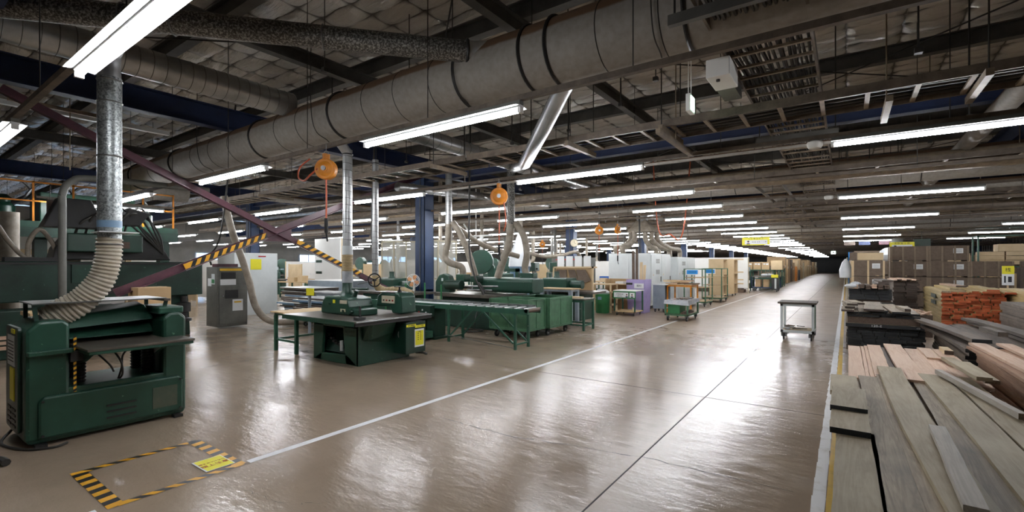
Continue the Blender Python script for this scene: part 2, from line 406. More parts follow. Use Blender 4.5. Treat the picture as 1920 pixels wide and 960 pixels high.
# ------------------------------------------------------------------ the hall
XL, XR, YB, YF, ZR = -46.0, 12.6, -7.0, 132.0, 5.7
struct(G().box(XL, XR, YB, YF, -.2, 0).make('floor', floor_m))
struct(G().box(XL, XR, YB, YF, ZR+.12, ZR+.25).make('ceiling', wall_m))
def quilt(x0, x1, y0, y1, dx, dy):
    """foil blanket hanging in puffs between its seams"""
    nx = int((x1-x0)/dx); ny = int((y1-y0)/dy); vs = []; fs = []; rs = random.Random(4)
    ph = [rs.uniform(0, 6.28) for _ in range(8)]
    for j in range(ny+1):
        for i in range(nx+1):
            x = x0+i*dx; y = y0+j*dy
            u = abs(math.sin(PI*x/.8)); v = abs(math.sin(PI*y/.42)); puff = (u**.6*v)**.6
            cx, cy = math.floor(x/.8), math.floor(y/.42); hsh = (math.sin(cx*12.9+cy*78.2)*43758.5) % 1
            z = ZR+.1-.085*puff*(.5+.9*hsh)-.02*math.sin(x*7+hsh*6)*math.sin(y*9+ph[0])-rs.uniform(0, .012)
            vs.append((x, y, z))
    for j in range(ny):
        for i in range(nx): a = j*(nx+1)+i; fs.append((a, a+1, a+nx+2, a+nx+1))
    g = G(); g.add(vs, fs); return g
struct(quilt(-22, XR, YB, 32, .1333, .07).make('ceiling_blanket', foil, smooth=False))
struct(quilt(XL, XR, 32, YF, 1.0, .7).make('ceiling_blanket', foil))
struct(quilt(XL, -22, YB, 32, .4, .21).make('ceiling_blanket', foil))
struct(G().box(XL-.2, XL, YB, YF, 0, ZR).make('wall_left', wall_m))
struct(G().box(XL, XR, YB-.2, YB, 0, ZR).make('wall_back', wall_m))
struct(G().box(XL, XR, YF, YF+.2, 0, ZR).make('wall_far', wall_m))
struct(G().box(-7, 4, YF-.1, YF, 0, 4.2).make('door_1', dark))
wr = struct(G().box(XR, XR+.2, YB, YF, 0, ZR).make('wall_right', wall_m))
g = G()
for i in range(60): g.box(XR-.08, XR, 20+i*1.1, 20.1+i*1.1, 0, 4.4)
struct(g.make('trim_1', greyp))
# daylit windows in the left wall
for i in range(5):
    y = 8+i*9.5
    w = G().box(XL, XL+.04, y, y+5, 1.3, 2.7).make('window_%d' % (i+1), win_m); struct(w)
    g = G()
    for k in range(6): g.box(XL+.04, XL+.1, y+k-.04, y+k+.04, 1.3, 2.7)
    g.box(XL+.04, XL+.1, y, y+5, 1.25, 1.31); g.box(XL+.04, XL+.1, y, y+5, 2.68, 2.76); g.make('window_frame', steel, w)
# floor joints
g = G()
for x in (-1.44, -11.6, -21.6): g.box(x-.006, x+.006, YB, 100, 0, .0012)
for y in (6.2, 12.3, 24.5, 36.7, 49): g.box(-30, 5, y-.004, y+.004, 0, .0012)
struct(g.make('floor_joint', paint('joint_dark', '3c342d', .8)))
# meandering cracks in the coating
def crack(lab, pts, w=.012):
    rs = random.Random(len(lab)); Q = []
    for a, b in zip(pts, pts[1:]):
        for k in range(14): t = k/14; Q.append((a[0]+(b[0]-a[0])*t+rs.uniform(-.025, .025), a[1]+(b[1]-a[1])*t+rs.uniform(-.02, .02)))
    g = G()
    for k, (p, q) in enumerate(zip(Q, Q[1:])):
        if rs.random() < .12: continue
        h = w*rs.uniform(.3, 1)/2; g.add([(p[0]-h,p[1]-h,.0011),(q[0]+h,q[1]-h,.0011),(q[0]+h,q[1]+h,.0011),(p[0]-h,p[1]+h,.0011)], [(0,1,2,3)])
    o = g.make('floor_crack', bpy.data.materials['joint_dark']); struct(o); o['label'] = lab
crack('long crack crossing the aisle floor', [(-3.6,3.7), (-2.6,3.72), (-1.45,3.95), (-.25,4.0)])
crack('fine branch crack by the white line', [(-3.05,3.7), (-3.3,4.1), (-3.55,4.6), (-3.75,5.2)], .004)
crack('fine crack at the bottom left of the aisle', [(-3.6,1.7), (-3.2,1.75), (-2.9,1.95)], .004)
# painted aisle lines
def line_mesh(x0, x1, ya, yb, mat, name, wob=0):
    g = G(); y = ya; n = 0
    while y < yb:
        y2 = min(yb, y+ (0.35 if wob and y < 14 else 6))
        a = random.uniform(-wob, wob)*.5; b = random.uniform(-wob, wob)*.5
        g.add([(x0+a,y,.0016),(x1+b,y,.0016),(x1-b,y2,.0016),(x0-a,y2,.0016)], [(0,1,2,3)]); y = y2
    return g.make(name, mat)
tag(line_mesh(-4.13, -4.05, 1.95, 118, wht_tape, 'floor_line'), 'white painted line along the machine side of the aisle', 'floor line')
tag(line_mesh(-4.13, -4.05, -2, .97, wht_tape, 'floor_line'), 'short end of white floor line at the bottom left before the striped tape', 'floor line')
tag(line_mesh(-.20, -.12, .5, 118, wht_tape, 'floor_line', .012), 'chipped white line along the lumber side of the aisle', 'floor line')
tag(line_mesh(-.115, -.055, .5, 118, yel_line, 'floor_line', .004), 'worn yellow line beside the white line at the lumber stacks', 'floor line')

# columns
def column(x, y, lab):
    t = thing('steel_column', lab, 'column', (x, y, 0))
    g = G(t); w = .2
    g.box(x-w, x+w, y-w, y-w+.02, 0, 4.5); g.box(x-w, x+w, y+w-.02, y+w, 0, 4.5); g.box(x-.008, x+.008, y-w, y+w, 0, 4.5)
    g.box(x+w-.014, x+w, y-w, y+w, .9, 4.5)
    g.make('column_shaft', blue, t); G(t).box(x-.3, x+.3, y-.3, y+.3, 0, .03).make('base_plate', dark, t)
    G(t).tube([(x+.03, y-w-.02, 0.2), (x+.03, y-w-.02, 4.4)], .012, n=6).make('conduit', greyp, t)
    return t
cnames = ['the green conveyor', 'the round clock', 'the white cabinets', 'the far cabinets', 'the partition board']
for i in range(7):
    column(-10.7, 10.4+9.6*i, 'dark blue steel column, %s from the camera in the row along the aisle' % ORD[i])
for i in range(5):
    column(-21.4, 10.4+9.6*i, 'dark blue steel column, %s from the camera in the left row' % ORD[i])
for i in range(2, 8):
    column(11.2, 10.4+9.6*i, 'dark blue steel column against the right wall, %s from the camera' % ORD[i-2])
# girders
def ibeam(g, p, q, h, w, t=.02):
    p = Vector(p); q = Vector(q); z = Vector((0,0,1))
    g.bar(p+z*(h/2), q+z*(h/2), w, t); g.bar(p-z*(h/2), q-z*(h/2), w, t); g.bar(p, q, t*.7, h)
for i in range(8):
    y = .8+9.6*i; g = G(); ibeam(g, (XL, y, 4.42), (XR, y, 4.42), .40, .22)
    tag(g.make('roof_girder', navy), 'dark blue girder crossing the hall, %s from the camera' % ORD[i], 'girder', kind='structure')
for x, nm in ((-10.7, 'over the row of blue columns'), (-21.4, 'over the left column row'), (3.2, 'over the lumber stacks'), (11.2, 'along the right wall')):
    g = G(); ibeam(g, (x, YB, 4.72), (x, 76, 4.72), .42, .24)
    tag(g.make('roof_girder', navy), 'dark blue girder running with the aisle ' + nm, 'girder', kind='structure')
k = 0
for y in [-1.6, .9, 3.3, 5.9, 8.4, 10.9, 13.4, 16, 18.6, 21.2, 24, 27, 30, 34, 38, 42, 47, 52, 58, 64, 70]:
    g = G(); ibeam(g, (XL, y, 5.46), (XR, y, 5.46), .26, .16)
    tag(g.make('purlin', beam_m), 'grey roof beam under the foil, %s from the camera' % ORD[k], 'roof beam', kind='structure'); k += 1
for k, x in enumerate((-18, -7.6, -4.0, 6.2)):
    g = G(); ibeam(g, (x, YB, 5.2), (x, 60, 5.2), .22, .15)
    tag(g.make('purlin', beam_m), 'grey beam running with the aisle under the roof, %s from the left' % ORD[k], 'roof beam', kind='structure')
# thin tie rods under the roof
for k in range(9):
    y = .8+9.6*(k//2); x = -10.7 if k % 2 else 0
    g = G().cyl((x, y, 5.1), (x+10.7, y+9.6, 5.1), .012, n=6).cyl((x+10.7, y, 5.08), (x, y+9.6, 5.08), .012, n=6)
    tag(g.make('tie_rod', rod_m), 'thin crossing tie rods under the roof, bay %s' % ORD[k], 'tie rod', 'crossed roof tie rods', kind='structure')

# ------------------------------------------------------------------ lights
def batten():
    t = thing('fluorescent_light', 'x', 'light', (0, 0, 0)); L = 2.46
    g = G().prism([(-.035,.058),(.035,.058),(.035,.10),(-.035,.10)], 'x', 0, L); g.make('housing', greyp, t)
    g = G().prism([(-.034,.03),(.034,.03),(.034,.057),(-.034,.057)], 'x', 0, L)
    for sgn in (-1, 1):
        P = [(sgn*.03,.056),(sgn*.1,.044),(sgn*.1,.038),(sgn*.027,.047)]
        g.prism(P, 'x', 0, L)
    g.make('reflector', refl_m, t)
    for k in range(2): G().cyl((.03+k*(L/2-.03), 0, 0), (L/2-.001+k*(L/2-.03), 0, 0), .019, n=10).make('tube', tube_m, t, smooth=True)
    G().box(-.005, .03, -.03, .03, -.022, .03).box(L-.03, L+.005, -.03, .03, -.022, .03).box(L/2-.018, L/2+.018, -.022, .022, .02, .03).make('lamp_holder', white_p, t)
    return t
ROWS = [1.1, 3.92, 7.4, 10.5, 13.35, 16.4, 19.2, 22.3, 25.3, 28.4, 31.4, 34.5, 37.5, 40.6, 43.6, 46.7, 49.7, 52.8, 55.8, 59, 62, 65, 68, 72, 76, 80, 84, 89, 94, 100, 106]
LZ = 3.2
proto = batten(); first = True; PITCH = 4.96
for ri, y in enumerate(ROWS):
    for k in range(-8, 3):
        if k >= 0 and ri % 2: continue
        if k >= 0 and ri == 0: continue
        if ri == 0 and k < -2: continue
        if ri == 1 and k < -3: continue
        if ri >= 12 and k < -4 and ri % 2: continue
        if ri >= 19 and k < -2: continue
        if k < -4 and ri % 2 and ri > 9: continue
        if k == 2: continue
        if k >= 0 and ri > 12: continue
        if k == -1 and ri > 14 and ri % 2: continue
        x = -.16+PITCH*k
        side = ('%s left of the aisle' % ORD[-k-1]) if k < 0 else ('%s right of the aisle' % ORD[k])
        lab = 'glowing fluorescent batten, %s row from the camera, %s' % (ORD[ri], side)
        o = proto if first else dup(proto)
        first = False; o.location = (x, y, LZ); o['label'] = lab; o['group'] = 'fluorescent battens in rows under the roof'
o = dup(proto, (-16.25, 2.9, LZ), PI/2, 'lone fluorescent batten turned along the hall in front of the orange railing'); o['group'] = 'fluorescent battens in rows under the roof'
t = thing('light_rail', 'short steel rail carrying the lone turned batten at the far left', 'rail', (-16.25, 2.9, LZ+.13))
G(t).box(-16.28, -16.22, 2.7, 5.6, LZ+.10, LZ+.155).make('channel', rail_m, t)
for y in (3.2, 5.1): G(t).cyl((-16.25, y, LZ+.15), (-16.25, y, ZR+.05), .006, n=5).make('hanger_rod', rod_m, t)
for ri, y in enumerate(ROWS):
    xa, xb = (-40, 11) if ri < 19 else (-22, 8)
    if ri == 0: xb = -2.6
    t = thing('light_rail', 'dusty steel rail carrying the lights, row %s from the camera' % ORD[ri], 'rail', (xa, y, LZ+.13), 0, 'rails that carry the lights')
    G(t).box(xa, xb, y-.028, y+.028, LZ+.10, LZ+.155).make('channel', rail_m, t)
    x = xa+1.3; n = 0
    while x < xb and n < 40:
        if (x > -24 and ri < 12) or n % 4 == 0: G(t).cyl((x, y, LZ+.15), (x, y, ZR+.11), .006, n=5).make('hanger_rod', rod_m, t)
        x += 2.48; n += 1

# ------------------------------------------------------------------ cable ladders
def ladder(x0, x1, y0, y1, z, along, pitch, lab, grp, ncab, fat=.035):
    t = thing('cable_ladder', lab, 'cable ladder', (x0, y0, z), 0, grp)
    if along == 'y':
        for x in (x0, x1): G(t).box(x-.012, x+.012, y0, y1, z-.05, z+.05).make('side_rail', rail_m, t)
        n = int((y1-y0)/pitch)
        for i in range(n):
            y = y0+(i+.5)*pitch; G(t).box(x0, x1, y-fat/2, y+fat/2, z-.045, z-.02).make('rung', tray_m, t)
    else:
        for y in (y0, y1): G(t).box(x0, x1, y-.012, y+.012, z-.05, z+.05).make('side_rail', rail_m, t)
        n = int((x1-x0)/pitch)
        for i in range(n):
            x = x0+(i+.5)*pitch; G(t).box(x-fat/2, x+fat/2, y0, y1, z-.045, z-.02).make('rung', tray_m, t)
    return t
AX0, AX1, AZ = -1.02, -.26, 3.85
ys = [-2, 4.1, 11, 20, 32, 46, 62]
for i in range(6):
    p = .35 if i < 2 else (.4 if i < 4 else .6)
    ladder(AX0, AX1, ys[i]+.02, ys[i+1]-.02, AZ, 'y', p, 'tan cable ladder over the aisle, section %s from the camera' % ORD[i], 'cable ladder sections over the aisle', 0)
cg = 'cables lying in the ladder over the aisle'
for i in range(16):
    x = AX0+.05+i*.0445; r = random.uniform(.012, .021); pts = []
    y = -2.0
    while y < 62.5:
        pts.append((x+random.uniform(-.015, .015), y, AZ+r-.018+random.uniform(0, .02))); y += .9 if y < 12 else 5
    m = random.choice([cable_m, cable_m, cable_g, rod_m])
    tag(G().tube(pts, r, n=6).make('power_cable', m, smooth=True), 'dark power cable in the ladder over the aisle, %s from the left' % ORD[i], 'cable', cg)
for i in range(4):
    y = 4.15+i*4.8 if i else 4.1
    t = thing('ladder_bracket', 'steel trapeze bracket carrying the aisle cable ladder, %s from the camera' % ORD[i], 'bracket', (-.64, y, 3.75), 0, 'trapeze brackets under the aisle ladder')
    G(t).box(-1.25, -.1, y-.03, y+.03, 3.70, 3.79).make('cross_bar', beam_m, t)
    for x in (-1.2, -.14): G(t).cyl((x, y, 3.72), (x, y, ZR+.11), .01, n=6).make('hanger_rod', rod_m, t)
BY0, BY1, BZ = 6.35, 7.02, 3.55
xs = [-20, -13, -5.5, 2, 10]
for i in range(4):
    ladder(xs[i]+.02, xs[i+1]-.02, BY0, BY1, BZ, 'x', .42, 'tan cable ladder crossing below the roof, section %s from the left' % ORD[i], 'cable ladder sections crossing the hall', 0, .045)
for i in range(5):
    y = BY0+.08+i*.125; pts = [(x, y+random.uniform(-.02, .02), BZ+.0+random.uniform(0, .02)) for x in range(-20, 11, 1)]
    tag(G().tube(pts, .02, n=6).make('power_cable', cable_m, smooth=True), 'black cable in the crossing ladder, %s from the camera side' % ORD[i], 'cable', 'cables in the crossing ladder')
for i, x in enumerate((-12.5, -8.9, -6.2, -3.4, -2.0, 1.1, 4.5)):
    t = thing('ladder_bracket', 'bracket under the crossing cable ladder, %s from the left' % ORD[i], 'bracket', (x, 6.7, BZ-.08), 0, 'brackets under the crossing ladder')
    G(t).box(x-.03, x+.03, BY0-.15, BY1+.15, BZ-.12, BZ-.05).make('cross_bar', tray_m, t)
    for y in (BY0-.1, BY1+.1): G(t).cyl((x, y, BZ-.08), (x, y, ZR+.11), .008, n=6).make('hanger_rod', rod_m, t)
t = ladder(AX0-.9, AX0-.3, 12, 50, 3.7, 'y', 1.2, 'tan cable ladder beside the aisle ladder farther down the hall', None, 0)

# more cross pipes, ducts and trays farther down the hall
random.seed(3)
for i, y in enumerate([9.2, 12.6, 14.4, 18.0, 20.9, 23.5, 26.6, 27.7, 33, 36, 39.5, 43, 47.3, 51, 56, 61, 67]):
    z = random.uniform(3.5, 4.1); r = random.choice([.03, .045, .06, .16, .2]) if i not in (0, 2) else .035
    g = G().tube([(-30, y, z), (-14, y, z), (-2, y, z), (11, y, z)], r, n=12, smooth=False)
    for x in (-20, -8, 3): g.cyl((x, y, z), (x, y, ZR+.11), .01, n=5)
    tag(g.make('overhead_pipe', random.choice([rail_m, duct_m, duct_m, tray_m]), smooth=True), 'dusty overhead pipe crossing the hall, %s from the camera' % ORD[i], 'pipe', 'overhead pipes crossing the hall')
for i, y in enumerate([11.6, 17.3, 21.7, 26, 31.9, 37, 44.5]):
    ladder(-30, 10, y, y+.5, 3.62, 'x', 1.0, 'narrow tan cable ladder crossing the hall, %s beyond the nearest one' % ORD[i], 'narrow cable ladders farther down', 0, .05)
for i, x in enumerate([-16.3, -13.2, -9.1, -6.0, 1.9, 4.4, 7.5]):
    g = G().tube([(x, 8, 4.0), (x, 70, 4.0)], random.choice([.03, .05, .14]), n=10)
    tag(g.make('overhead_pipe', random.choice([rail_m, duct_m]), smooth=True), 'dusty overhead pipe running with the aisle, %s from the left' % ORD[i], 'pipe', 'overhead pipes running with the aisle')

# ------------------------------------------------------------------ ducts
def rings(t, axis, pos, R, name='seam', r=.008, mat=None, n=32):
    for p, rr in pos:
        G(t).ring(p, axis, rr, r, n=n, m=5).make(name, mat or rod_m, t, smooth=True)
DY, DZ = 4.8, 4.12
def drad(x): return .335+(x+17)*.0032
t = thing('main_duct', 'huge sawdust-covered round duct crossing overhead from left to right', 'duct', (-8, DY, DZ))
xsd = [-17, -12, -8, -4, 0, 6]
G(t).tube([(x, DY, DZ) for x in xsd], [drad(x) for x in xsd], n=48, smooth=False).make('duct_shell', duct_m, t, smooth=True)
G(t).tube([(-16.95, DY, DZ), (-17.7, DY+.15, DZ), (-18.3, DY+.6, DZ), (-18.6, DY+1.2, DZ), (-18.6, DY+2.0, DZ)], [.335, .33, .32, .32, .32], n=32).make('duct_bend', duct_m, t, smooth=True)
xf = [-16, -13.2, -9.3, -6.75, -4.05, -3.05, -2.7, -1.22]
rings(t, (1,0,0), [((x, DY, DZ), drad(x)+.012) for x in xf], 0, 'flange', .02, dark)
xs_ = [-14.6, -12, -11.1, -10.2, -8.4, -7.7, -5.9, -5.2, -4.5, -2.1, -1.45]
rings(t, (1,0,0), [((x, DY, DZ), drad(x)+.001) for x in xs_], 0, 'seam', .006, rod_m)
for x in (-11.4, -7.1, -4.0, -1.5):
    G(t).tube([(x, DY-.43, 5.5), (x, DY-.41, DZ-.1), (x, DY-.1, DZ-.405)], .007, n=5).make('hanger_rod', rod_m, t)
# second large duct
t = thing('main_duct', 'second large beige duct crossing the hall behind the first, lower in view', 'duct', (-8, 15.5, 4.1))
G(t).tube([(-24, 15.5, 4.08), (-10, 15.5, 4.1), (-3, 15.5, 4.12), (-1.5, 15.5, 4.12), (11, 15.5, 4.14)], [.27, .32, .35, .38, .40], n=40, smooth=False).make('duct_shell', duct_m, t, smooth=True)
rings(t, (1,0,0), [((x, 15.5, 4.11), .345+max(0, x+3)*.009) for x in (-8, -6.2, -4.4, -2.7, -.5, 1.5, 3.5, 5.5, 7.5)], 0, 'seam', .012, rod_m)
t = thing('main_duct', 'third beige duct crossing the hall far behind, just above the hanging signs', 'duct', (-8, 30.5, 3.75))
G(t).tube([(-28, 30.5, 3.75), (11, 30.5, 3.75)], .42, n=32).make('duct_shell', duct_m, t, smooth=True)
rings(t, (1,0,0), [((x, 30.5, 3.75), .425) for x in range(-20, 10, 2)], 0, 'seam', .015, rod_m)
# spiral duct running with the aisle, upper left
def spiral_duct(lab, pts, r, pitch, mat=spiral, nm='spiral_duct'):
    t = thing(nm, lab, 'duct', pts[0])
    G(t).tube(pts, r, n=28).make('duct_shell', mat, t, smooth=True)
    P = [Vector(p) for p in pts]; d = (P[-1]-P[0]); L = d.length; n = min(90, int(L/pitch))
    if len(pts) == 2 and n:
        g = G(t)
        for i in range(1, n): g.ring(P[0].lerp(P[-1], i/n), d, r, .005, n=28, m=4)
        g.make('seam', greyp, t, smooth=True)
    return t
spiral_duct('long silver spiral duct at upper left running into the huge duct', [(-8.1, -3, 4.5), (-8.1, 4.6, 4.5)], .21, .16)
spiral_duct('silver spiral duct sloping behind the huge duct towards the second large duct', [(-6.7, 5.6, 4.15), (-6.7, 15.3, 4.1)], .16, .3)
spiral_duct('thin silver spiral duct behind the crossing ladder, left of the middle', [(-9.2, 8.0, 3.62), (-9.2, 15.3, 3.95)], .11, .3)
# spangled branch joining the huge duct
t = thing('branch_duct', 'dark spangled branch duct at the top joining the huge duct', 'duct', (-6.04, 2.01, 4.3))
A = Vector((-8.3, -.53, 4.3)); B = Vector((-3.85, 4.46, 4.3))
G(t).tube([A, B], .13, n=28).make('duct_shell', zinc_d, t, smooth=True)
d = (B-A).normalized()
G(t).tube([B-d*.02, B+d*.1, B+d*.24+Vector((.06, 0, 0)), B+Vector((.42, .38, 0))], .135, n=28).make('elbow', spiral, t, smooth=True)
for k in (.45, .52, .75): G(t).ring(A.lerp(B, k), d, .135, .01, n=28).make('clamp_ring', steel, t, smooth=True)
G(t).ring(B, d, .14, .02, n=28).make('flange', dark, t, smooth=True)
# planer pipe
t = thing('dust_pipe', 'spangled vertical extraction pipe with ribbed hose above the left green planer', 'dust pipe', (-6.11, 1.55, 2))
px, py = -6.11, 1.55
G(t).tube([(px, py, 2.1), (px, py, 3.55)], .1, n=28).make('pipe', zinc, t, smooth=True)
G(t).tube([(px, py, 3.5), (px, py, 3.75), (px+.04, py+.04, 3.95), (px+.12, py+.12, 4.12), (px+.2, py+.25, 4.25)], .09, n=24, ribs=.12, rib=.004).make('elbow', spiral, t, smooth=True)
for z in (2.75, 3.3, 3.52): G(t).ring((px, py, z), (0,0,1), .1, .008, n=28).make('clamp_ring', steel, t, smooth=True)
G(t).cyl((px, py, 2.03), (px, py, 2.1), .101, n=28).make('blue_band', lblue, t, smooth=True, label='pale blue band')
G(t).box(px-.13, px+.17, py-.12, py+.2, 1.975, 1.985).make('gate_plate', grey_l, t)
G(t).cyl((px, py, 1.9), (px, py, 2.04), .097, n=28).make('collar', zinc, t, smooth=True)
G(t).tube([(px, py, 1.93), (px-.005, py-.01, 1.72), (px-.03, py-.06, 1.5), (px-.09, py-.19, 1.3), (-6.25, 1.22, 1.19), (-6.28, 1.14, 1.12)],
          [.097, .1, .105, .115, .125, .125], n=28, ribs=.036, rib=.012).make('ribbed_hose', hose_w, t, smooth=True, label='cream ribbed flexible hose')
G(t).ring((px, py, 1.86), (0,0,1), .105, .008, n=28).make('clamp_ring', steel, t, smooth=True)
# ------------------------------------------------------------------ green planer at the left
def stripes(g, p, q, w, n, up, slant=.6, th=.0):
    """strip from p to q, alternating materials 0 and 1, slanted joints; up = direction of the width"""
    p = Vector(p); q = Vector(q); d = (q-p); L = d.length; d.normalize(); u = Vector(up).normalized()*w; s = slant*w
    nrm = d.cross(u).normalized()*th
    for i in range(n):
        a0 = L*i/n; a1 = L*(i+1)/n; g.cur = i % 2
        c = lambda a, k: p+d*min(L, max(0, a+(s if k else 0)))+u*k
        Q = [c(a0 if i else 0, 0), c(a1, 0), c(a1 if i < n-1 else L, 1), c(a0, 1) if i else p+u]
        if th: g.hexa(Q, [v+nrm for v in Q])
        else: g.add(Q, [(0,1,2,3)])
    g.cur = 0; return g
P = (-6.3, 1.55, 0)
t = thing('thickness_planer', 'big dark green thickness planer with black table at the left edge', 'planer', P)
X0, X1 = -6.68, -5.93
G(t).rbox(X0, X1-.04, .93, 2.17, .03, .5, .04, axis='x').make('base_casting', green, t, bevel=.012)
pl = G(t).prism([(1.0,.07),(2.14,.07),(2.14,.4),(2.1,.45),(1.04,.45),(1.0,.4)], 'x', X1-.06, X1).make('front_panel', green, t, bevel=.02)
g = G(t)
for k in range(3): g.box(X1-.001, X1+.012, 1.48, 1.72, .26-k*.06, .276-k*.06)
g.make('louvre', dark, pl)
G(t).box(X1-.002, X1+.004, 1.86, 2.08, .14, .36).make('access_cover', paint('worn_olive', '3f4a3a', .6, '4d4f40', scale=9), t, label='worn olive cover plate')
g = G(t)
for y in (1.03, 2.11): 
    for z in (.1, .41): g.cyl((X1, y, z), (X1+.012, y, z), .012, n=8)
g.make('bolt', dark, pl)
for (a, b, nm) in ((.92, 1.22, 'l'), (1.96, 2.18, 'r')):
    G(t).prism([(a,.05),(b,.05),(b,1.08),(b-.06,1.14),(a+.06,1.14),(a,1.08)] if nm == 'r' else [(a,.05),(b,.05),(b,1.1),(b-.04,1.14),(a+.09,1.14),(a,1.05)], 'x', X0+.02, X1-.03).make('side_column', green, t, bevel=.03)
G(t).rbox(X1-.06, X1+.02, .93, 1.24, .83, .87, .015, axis='z').make('side_ledge', green, t, bevel=.006)
G(t).box(X0, X0+.14, 1.2, 2.0, .86, 1.1).make('rear_frame', dark, t)
for x in (-6.16, -6.5):
    for y in (1.33, 1.88):
        g = G(t); prof = []
        for k in range(21): prof.append((.042+(.012 if k % 2 else 0), k*.016))
        g.lathe((x, y, .47), prof, 14).make('lifting_screw', dark, t)
G(t).cyl((-6.3, 1.95, .47), (-6.3, 1.95, .8), .05, n=14).make('guide_post', dark, t)
G(t).box(-6.62, -6.02, 1.26, 1.95, .77, .855).make('table_bed', green_d, t, bevel=.01)
tb = G(t).prism([(-6.66,1.26),(-5.58,1.26),(-5.58,2.12),(-5.92,2.12),(-5.92,1.95),(-6.66,1.95)], 'z', .86, .885).make('planer_table', iron, t, bevel=.004)
G(t).box(-5.92, -5.585, 1.27, 2.11, .83, .86).make('table_lip', green, t, bevel=.006)
for y in (1.33, 1.9): G(t).prism([(-5.66,.84),(-5.98,.84),(-5.98,.72)], 'y', y-.015, y+.015).make('table_bracket', green, t)
# hoods above the table
G(t).prism([(-6.3,.93),(-6.33,1.0),(-6.42,1.08),(-6.52,1.12),(X0,1.1),(X0,.93)], 'y', 1.16, 2.0).make('cutter_hood', green, t, bevel=.01)
G(t).hexa([(-6.3,1.18,.95),(-6.14,1.22,.93),(-6.14,1.93,.93),(-6.3,1.95,.95)], [(-6.32,1.18,1.03),(-6.16,1.22,.945),(-6.16,1.93,.945),(-6.32,1.95,1.03)]).make('front_guard', green_d, t, bevel=.006)
G(t).hexa([(-6.12,1.05,1.02),(-6.2,1.96,1.06),(-6.6,1.96,1.1),(-6.6,1.05,1.1)], [(-6.2,1.1,1.12),(-6.3,1.9,1.22),(-6.55,1.9,1.25),(-6.5,1.1,1.17)]).make('dust_hood', green, t, bevel=.02)
G(t).rbox(-6.62, -6.0, 1.93, 2.17, 1.12, 1.2, .02, axis='x').make('gear_cover', green, t, bevel=.02)
G(t).hexa([(-6.05,.98,1.285),(-6.05,2.02,1.285),(-6.62,2.02,1.285),(-6.62,.98,1.285)], [(-6.05,.98,1.297),(-6.05,2.02,1.297),(-6.62,2.02,1.297),(-6.62,.98,1.297)]).make('feed_tray', steel, t)
for y in (1.02, 2.0):
    G(t).bar((-6.1, y, 1.1), (-6.1, y+(.04 if y > 1.5 else -.02), 1.285), .03).bar((-6.58, y, 1.1), (-6.58, y, 1.285), .03).make('tray_bracket', green_d, t)
G(t).box(-6.6, -6.05, 2.0, 2.06, 1.26, 1.285).make('tray_end_bar', iron, t)
# side face
cp = G(t).rbox(-6.62, -6.1, .895, .925, .12, 1.08, .04, axis='y').make('side_cover', green_d, t, bevel=.006)
G(t).box(-6.5, -6.2, .888, .896, .72, 1.0).make('instruction_plate', grey_l, cp)
for k in range(7): G(t).box(-6.47, -6.23, .886, .8885, .76+k*.03, .768+k*.03).make('text_line', lilac, cp)
G(t).box(-6.4, -6.22, .888, .896, .40, .70).make('warning_sheet', yel_sign, cp)
G(t).box(-6.34, -6.2, .888, .896, 1.02, 1.06).make('warning_sheet', yel_sign, cp)
g = G(t)
for k in range(4):
    for j in range(2): g.box(-6.52+j*.2, -6.38+j*.2, .889, .896, .16+k*.05, .18+k*.05)
g.make('louvre', dark, cp)
g = stripes(G(t), (-5.965, 1.245, .38), (-5.965, 1.245, .98), .022, 26, (0, 1, 0), .5, .004)
g.make('striped_edge_tape', [yel_tape, blk_tape], t)
G(t).box(-5.99, -5.94, 1.22, 1.34, .74, .84).make('switch_box', dark, t)
for q in ([(-6.0,1.55,.8),(-5.95,1.6,.68),(-5.98,1.62,.55),(-6.05,1.6,.48)], [(-6.0,1.68,.8),(-5.97,1.62,.74),(-5.97,1.61,.62),(-6.05,1.6,.48)], [(-6.05,1.42,.8),(-6.0,1.52,.66),(-6.02,1.56,.58)]):
    G(t).tube(q, .009, n=7).make('cable', cable_m, t, smooth=True)
for (xa_, ya_) in ((-6.0, .98), (-6.65, .98), (-6.0, 2.05), (-6.65, 2.05)): G(t).box(xa_, xa_+.09, ya_, ya_+.08, 0, .03).make('foot', dark, t)
G(t).tube([(-6.4, .9, .1), (-6.3, .82, .02), (-5.95, .92, .012), (-5.82, 1.08, .012), (-5.86, 1.18, .015)], .012, n=7).make('power_cable', cable_m, t, smooth=True)
tag(G().tube([(-6.9, .42, .02), (-6.2, .5, .02), (-5.95, .66, .02), (-5.75, .74, .03), (-5.62, .76, .03)], [.014, .014, .014, .03, .03], n=8).make('extension_lead', cable_m, smooth=True), 'black power cord with connector lying on the floor at far left', 'cord')

# ------------------------------------------------------------------ striped tape and floor sign
t = thing('floor_tape', 'black and amber striped tape rectangle on the floor', 'floor tape', (-4.53, 1.5, 0))
xa, xb, ya, yb = -5.0, -4.06, 1.02, 1.92; w = .06; z = .003
stripes(G(t), (xa, ya, z), (xa, yb-.02, z), w, 12, (1, 0, 0), 1.0).make('tape_strip', [yel_tape, blk_tape], t)
stripes(G(t), (xb-w, ya+w, z), (xb-w, yb, z), w, 12, (1, 0, 0), 1.0).make('tape_strip', [yel_tape, blk_tape], t)
stripes(G(t), (xa+w, ya, z+.0004), (xb, ya, z+.0004), w*1.6, 12, (0, 1, 0), -.2).make('tape_strip', [blk_tape, yel_tape], t)
stripes(G(t), (xa+.02, yb-w*1.5, z+.0004), (xb, yb-w*1.5, z+.0004), w*1.6, 12, (0, 1, 0), -.2).make('tape_strip', [blk_tape, yel_tape], t)
t = thing('floor_sign', 'yellow sheet with red characters lying inside the striped tape', 'sign', (-4.29, 1.765, 0))
G(t).box(-4.43, -4.15, 1.655, 1.875, .0045, .006).make('white_backing', paper, t)
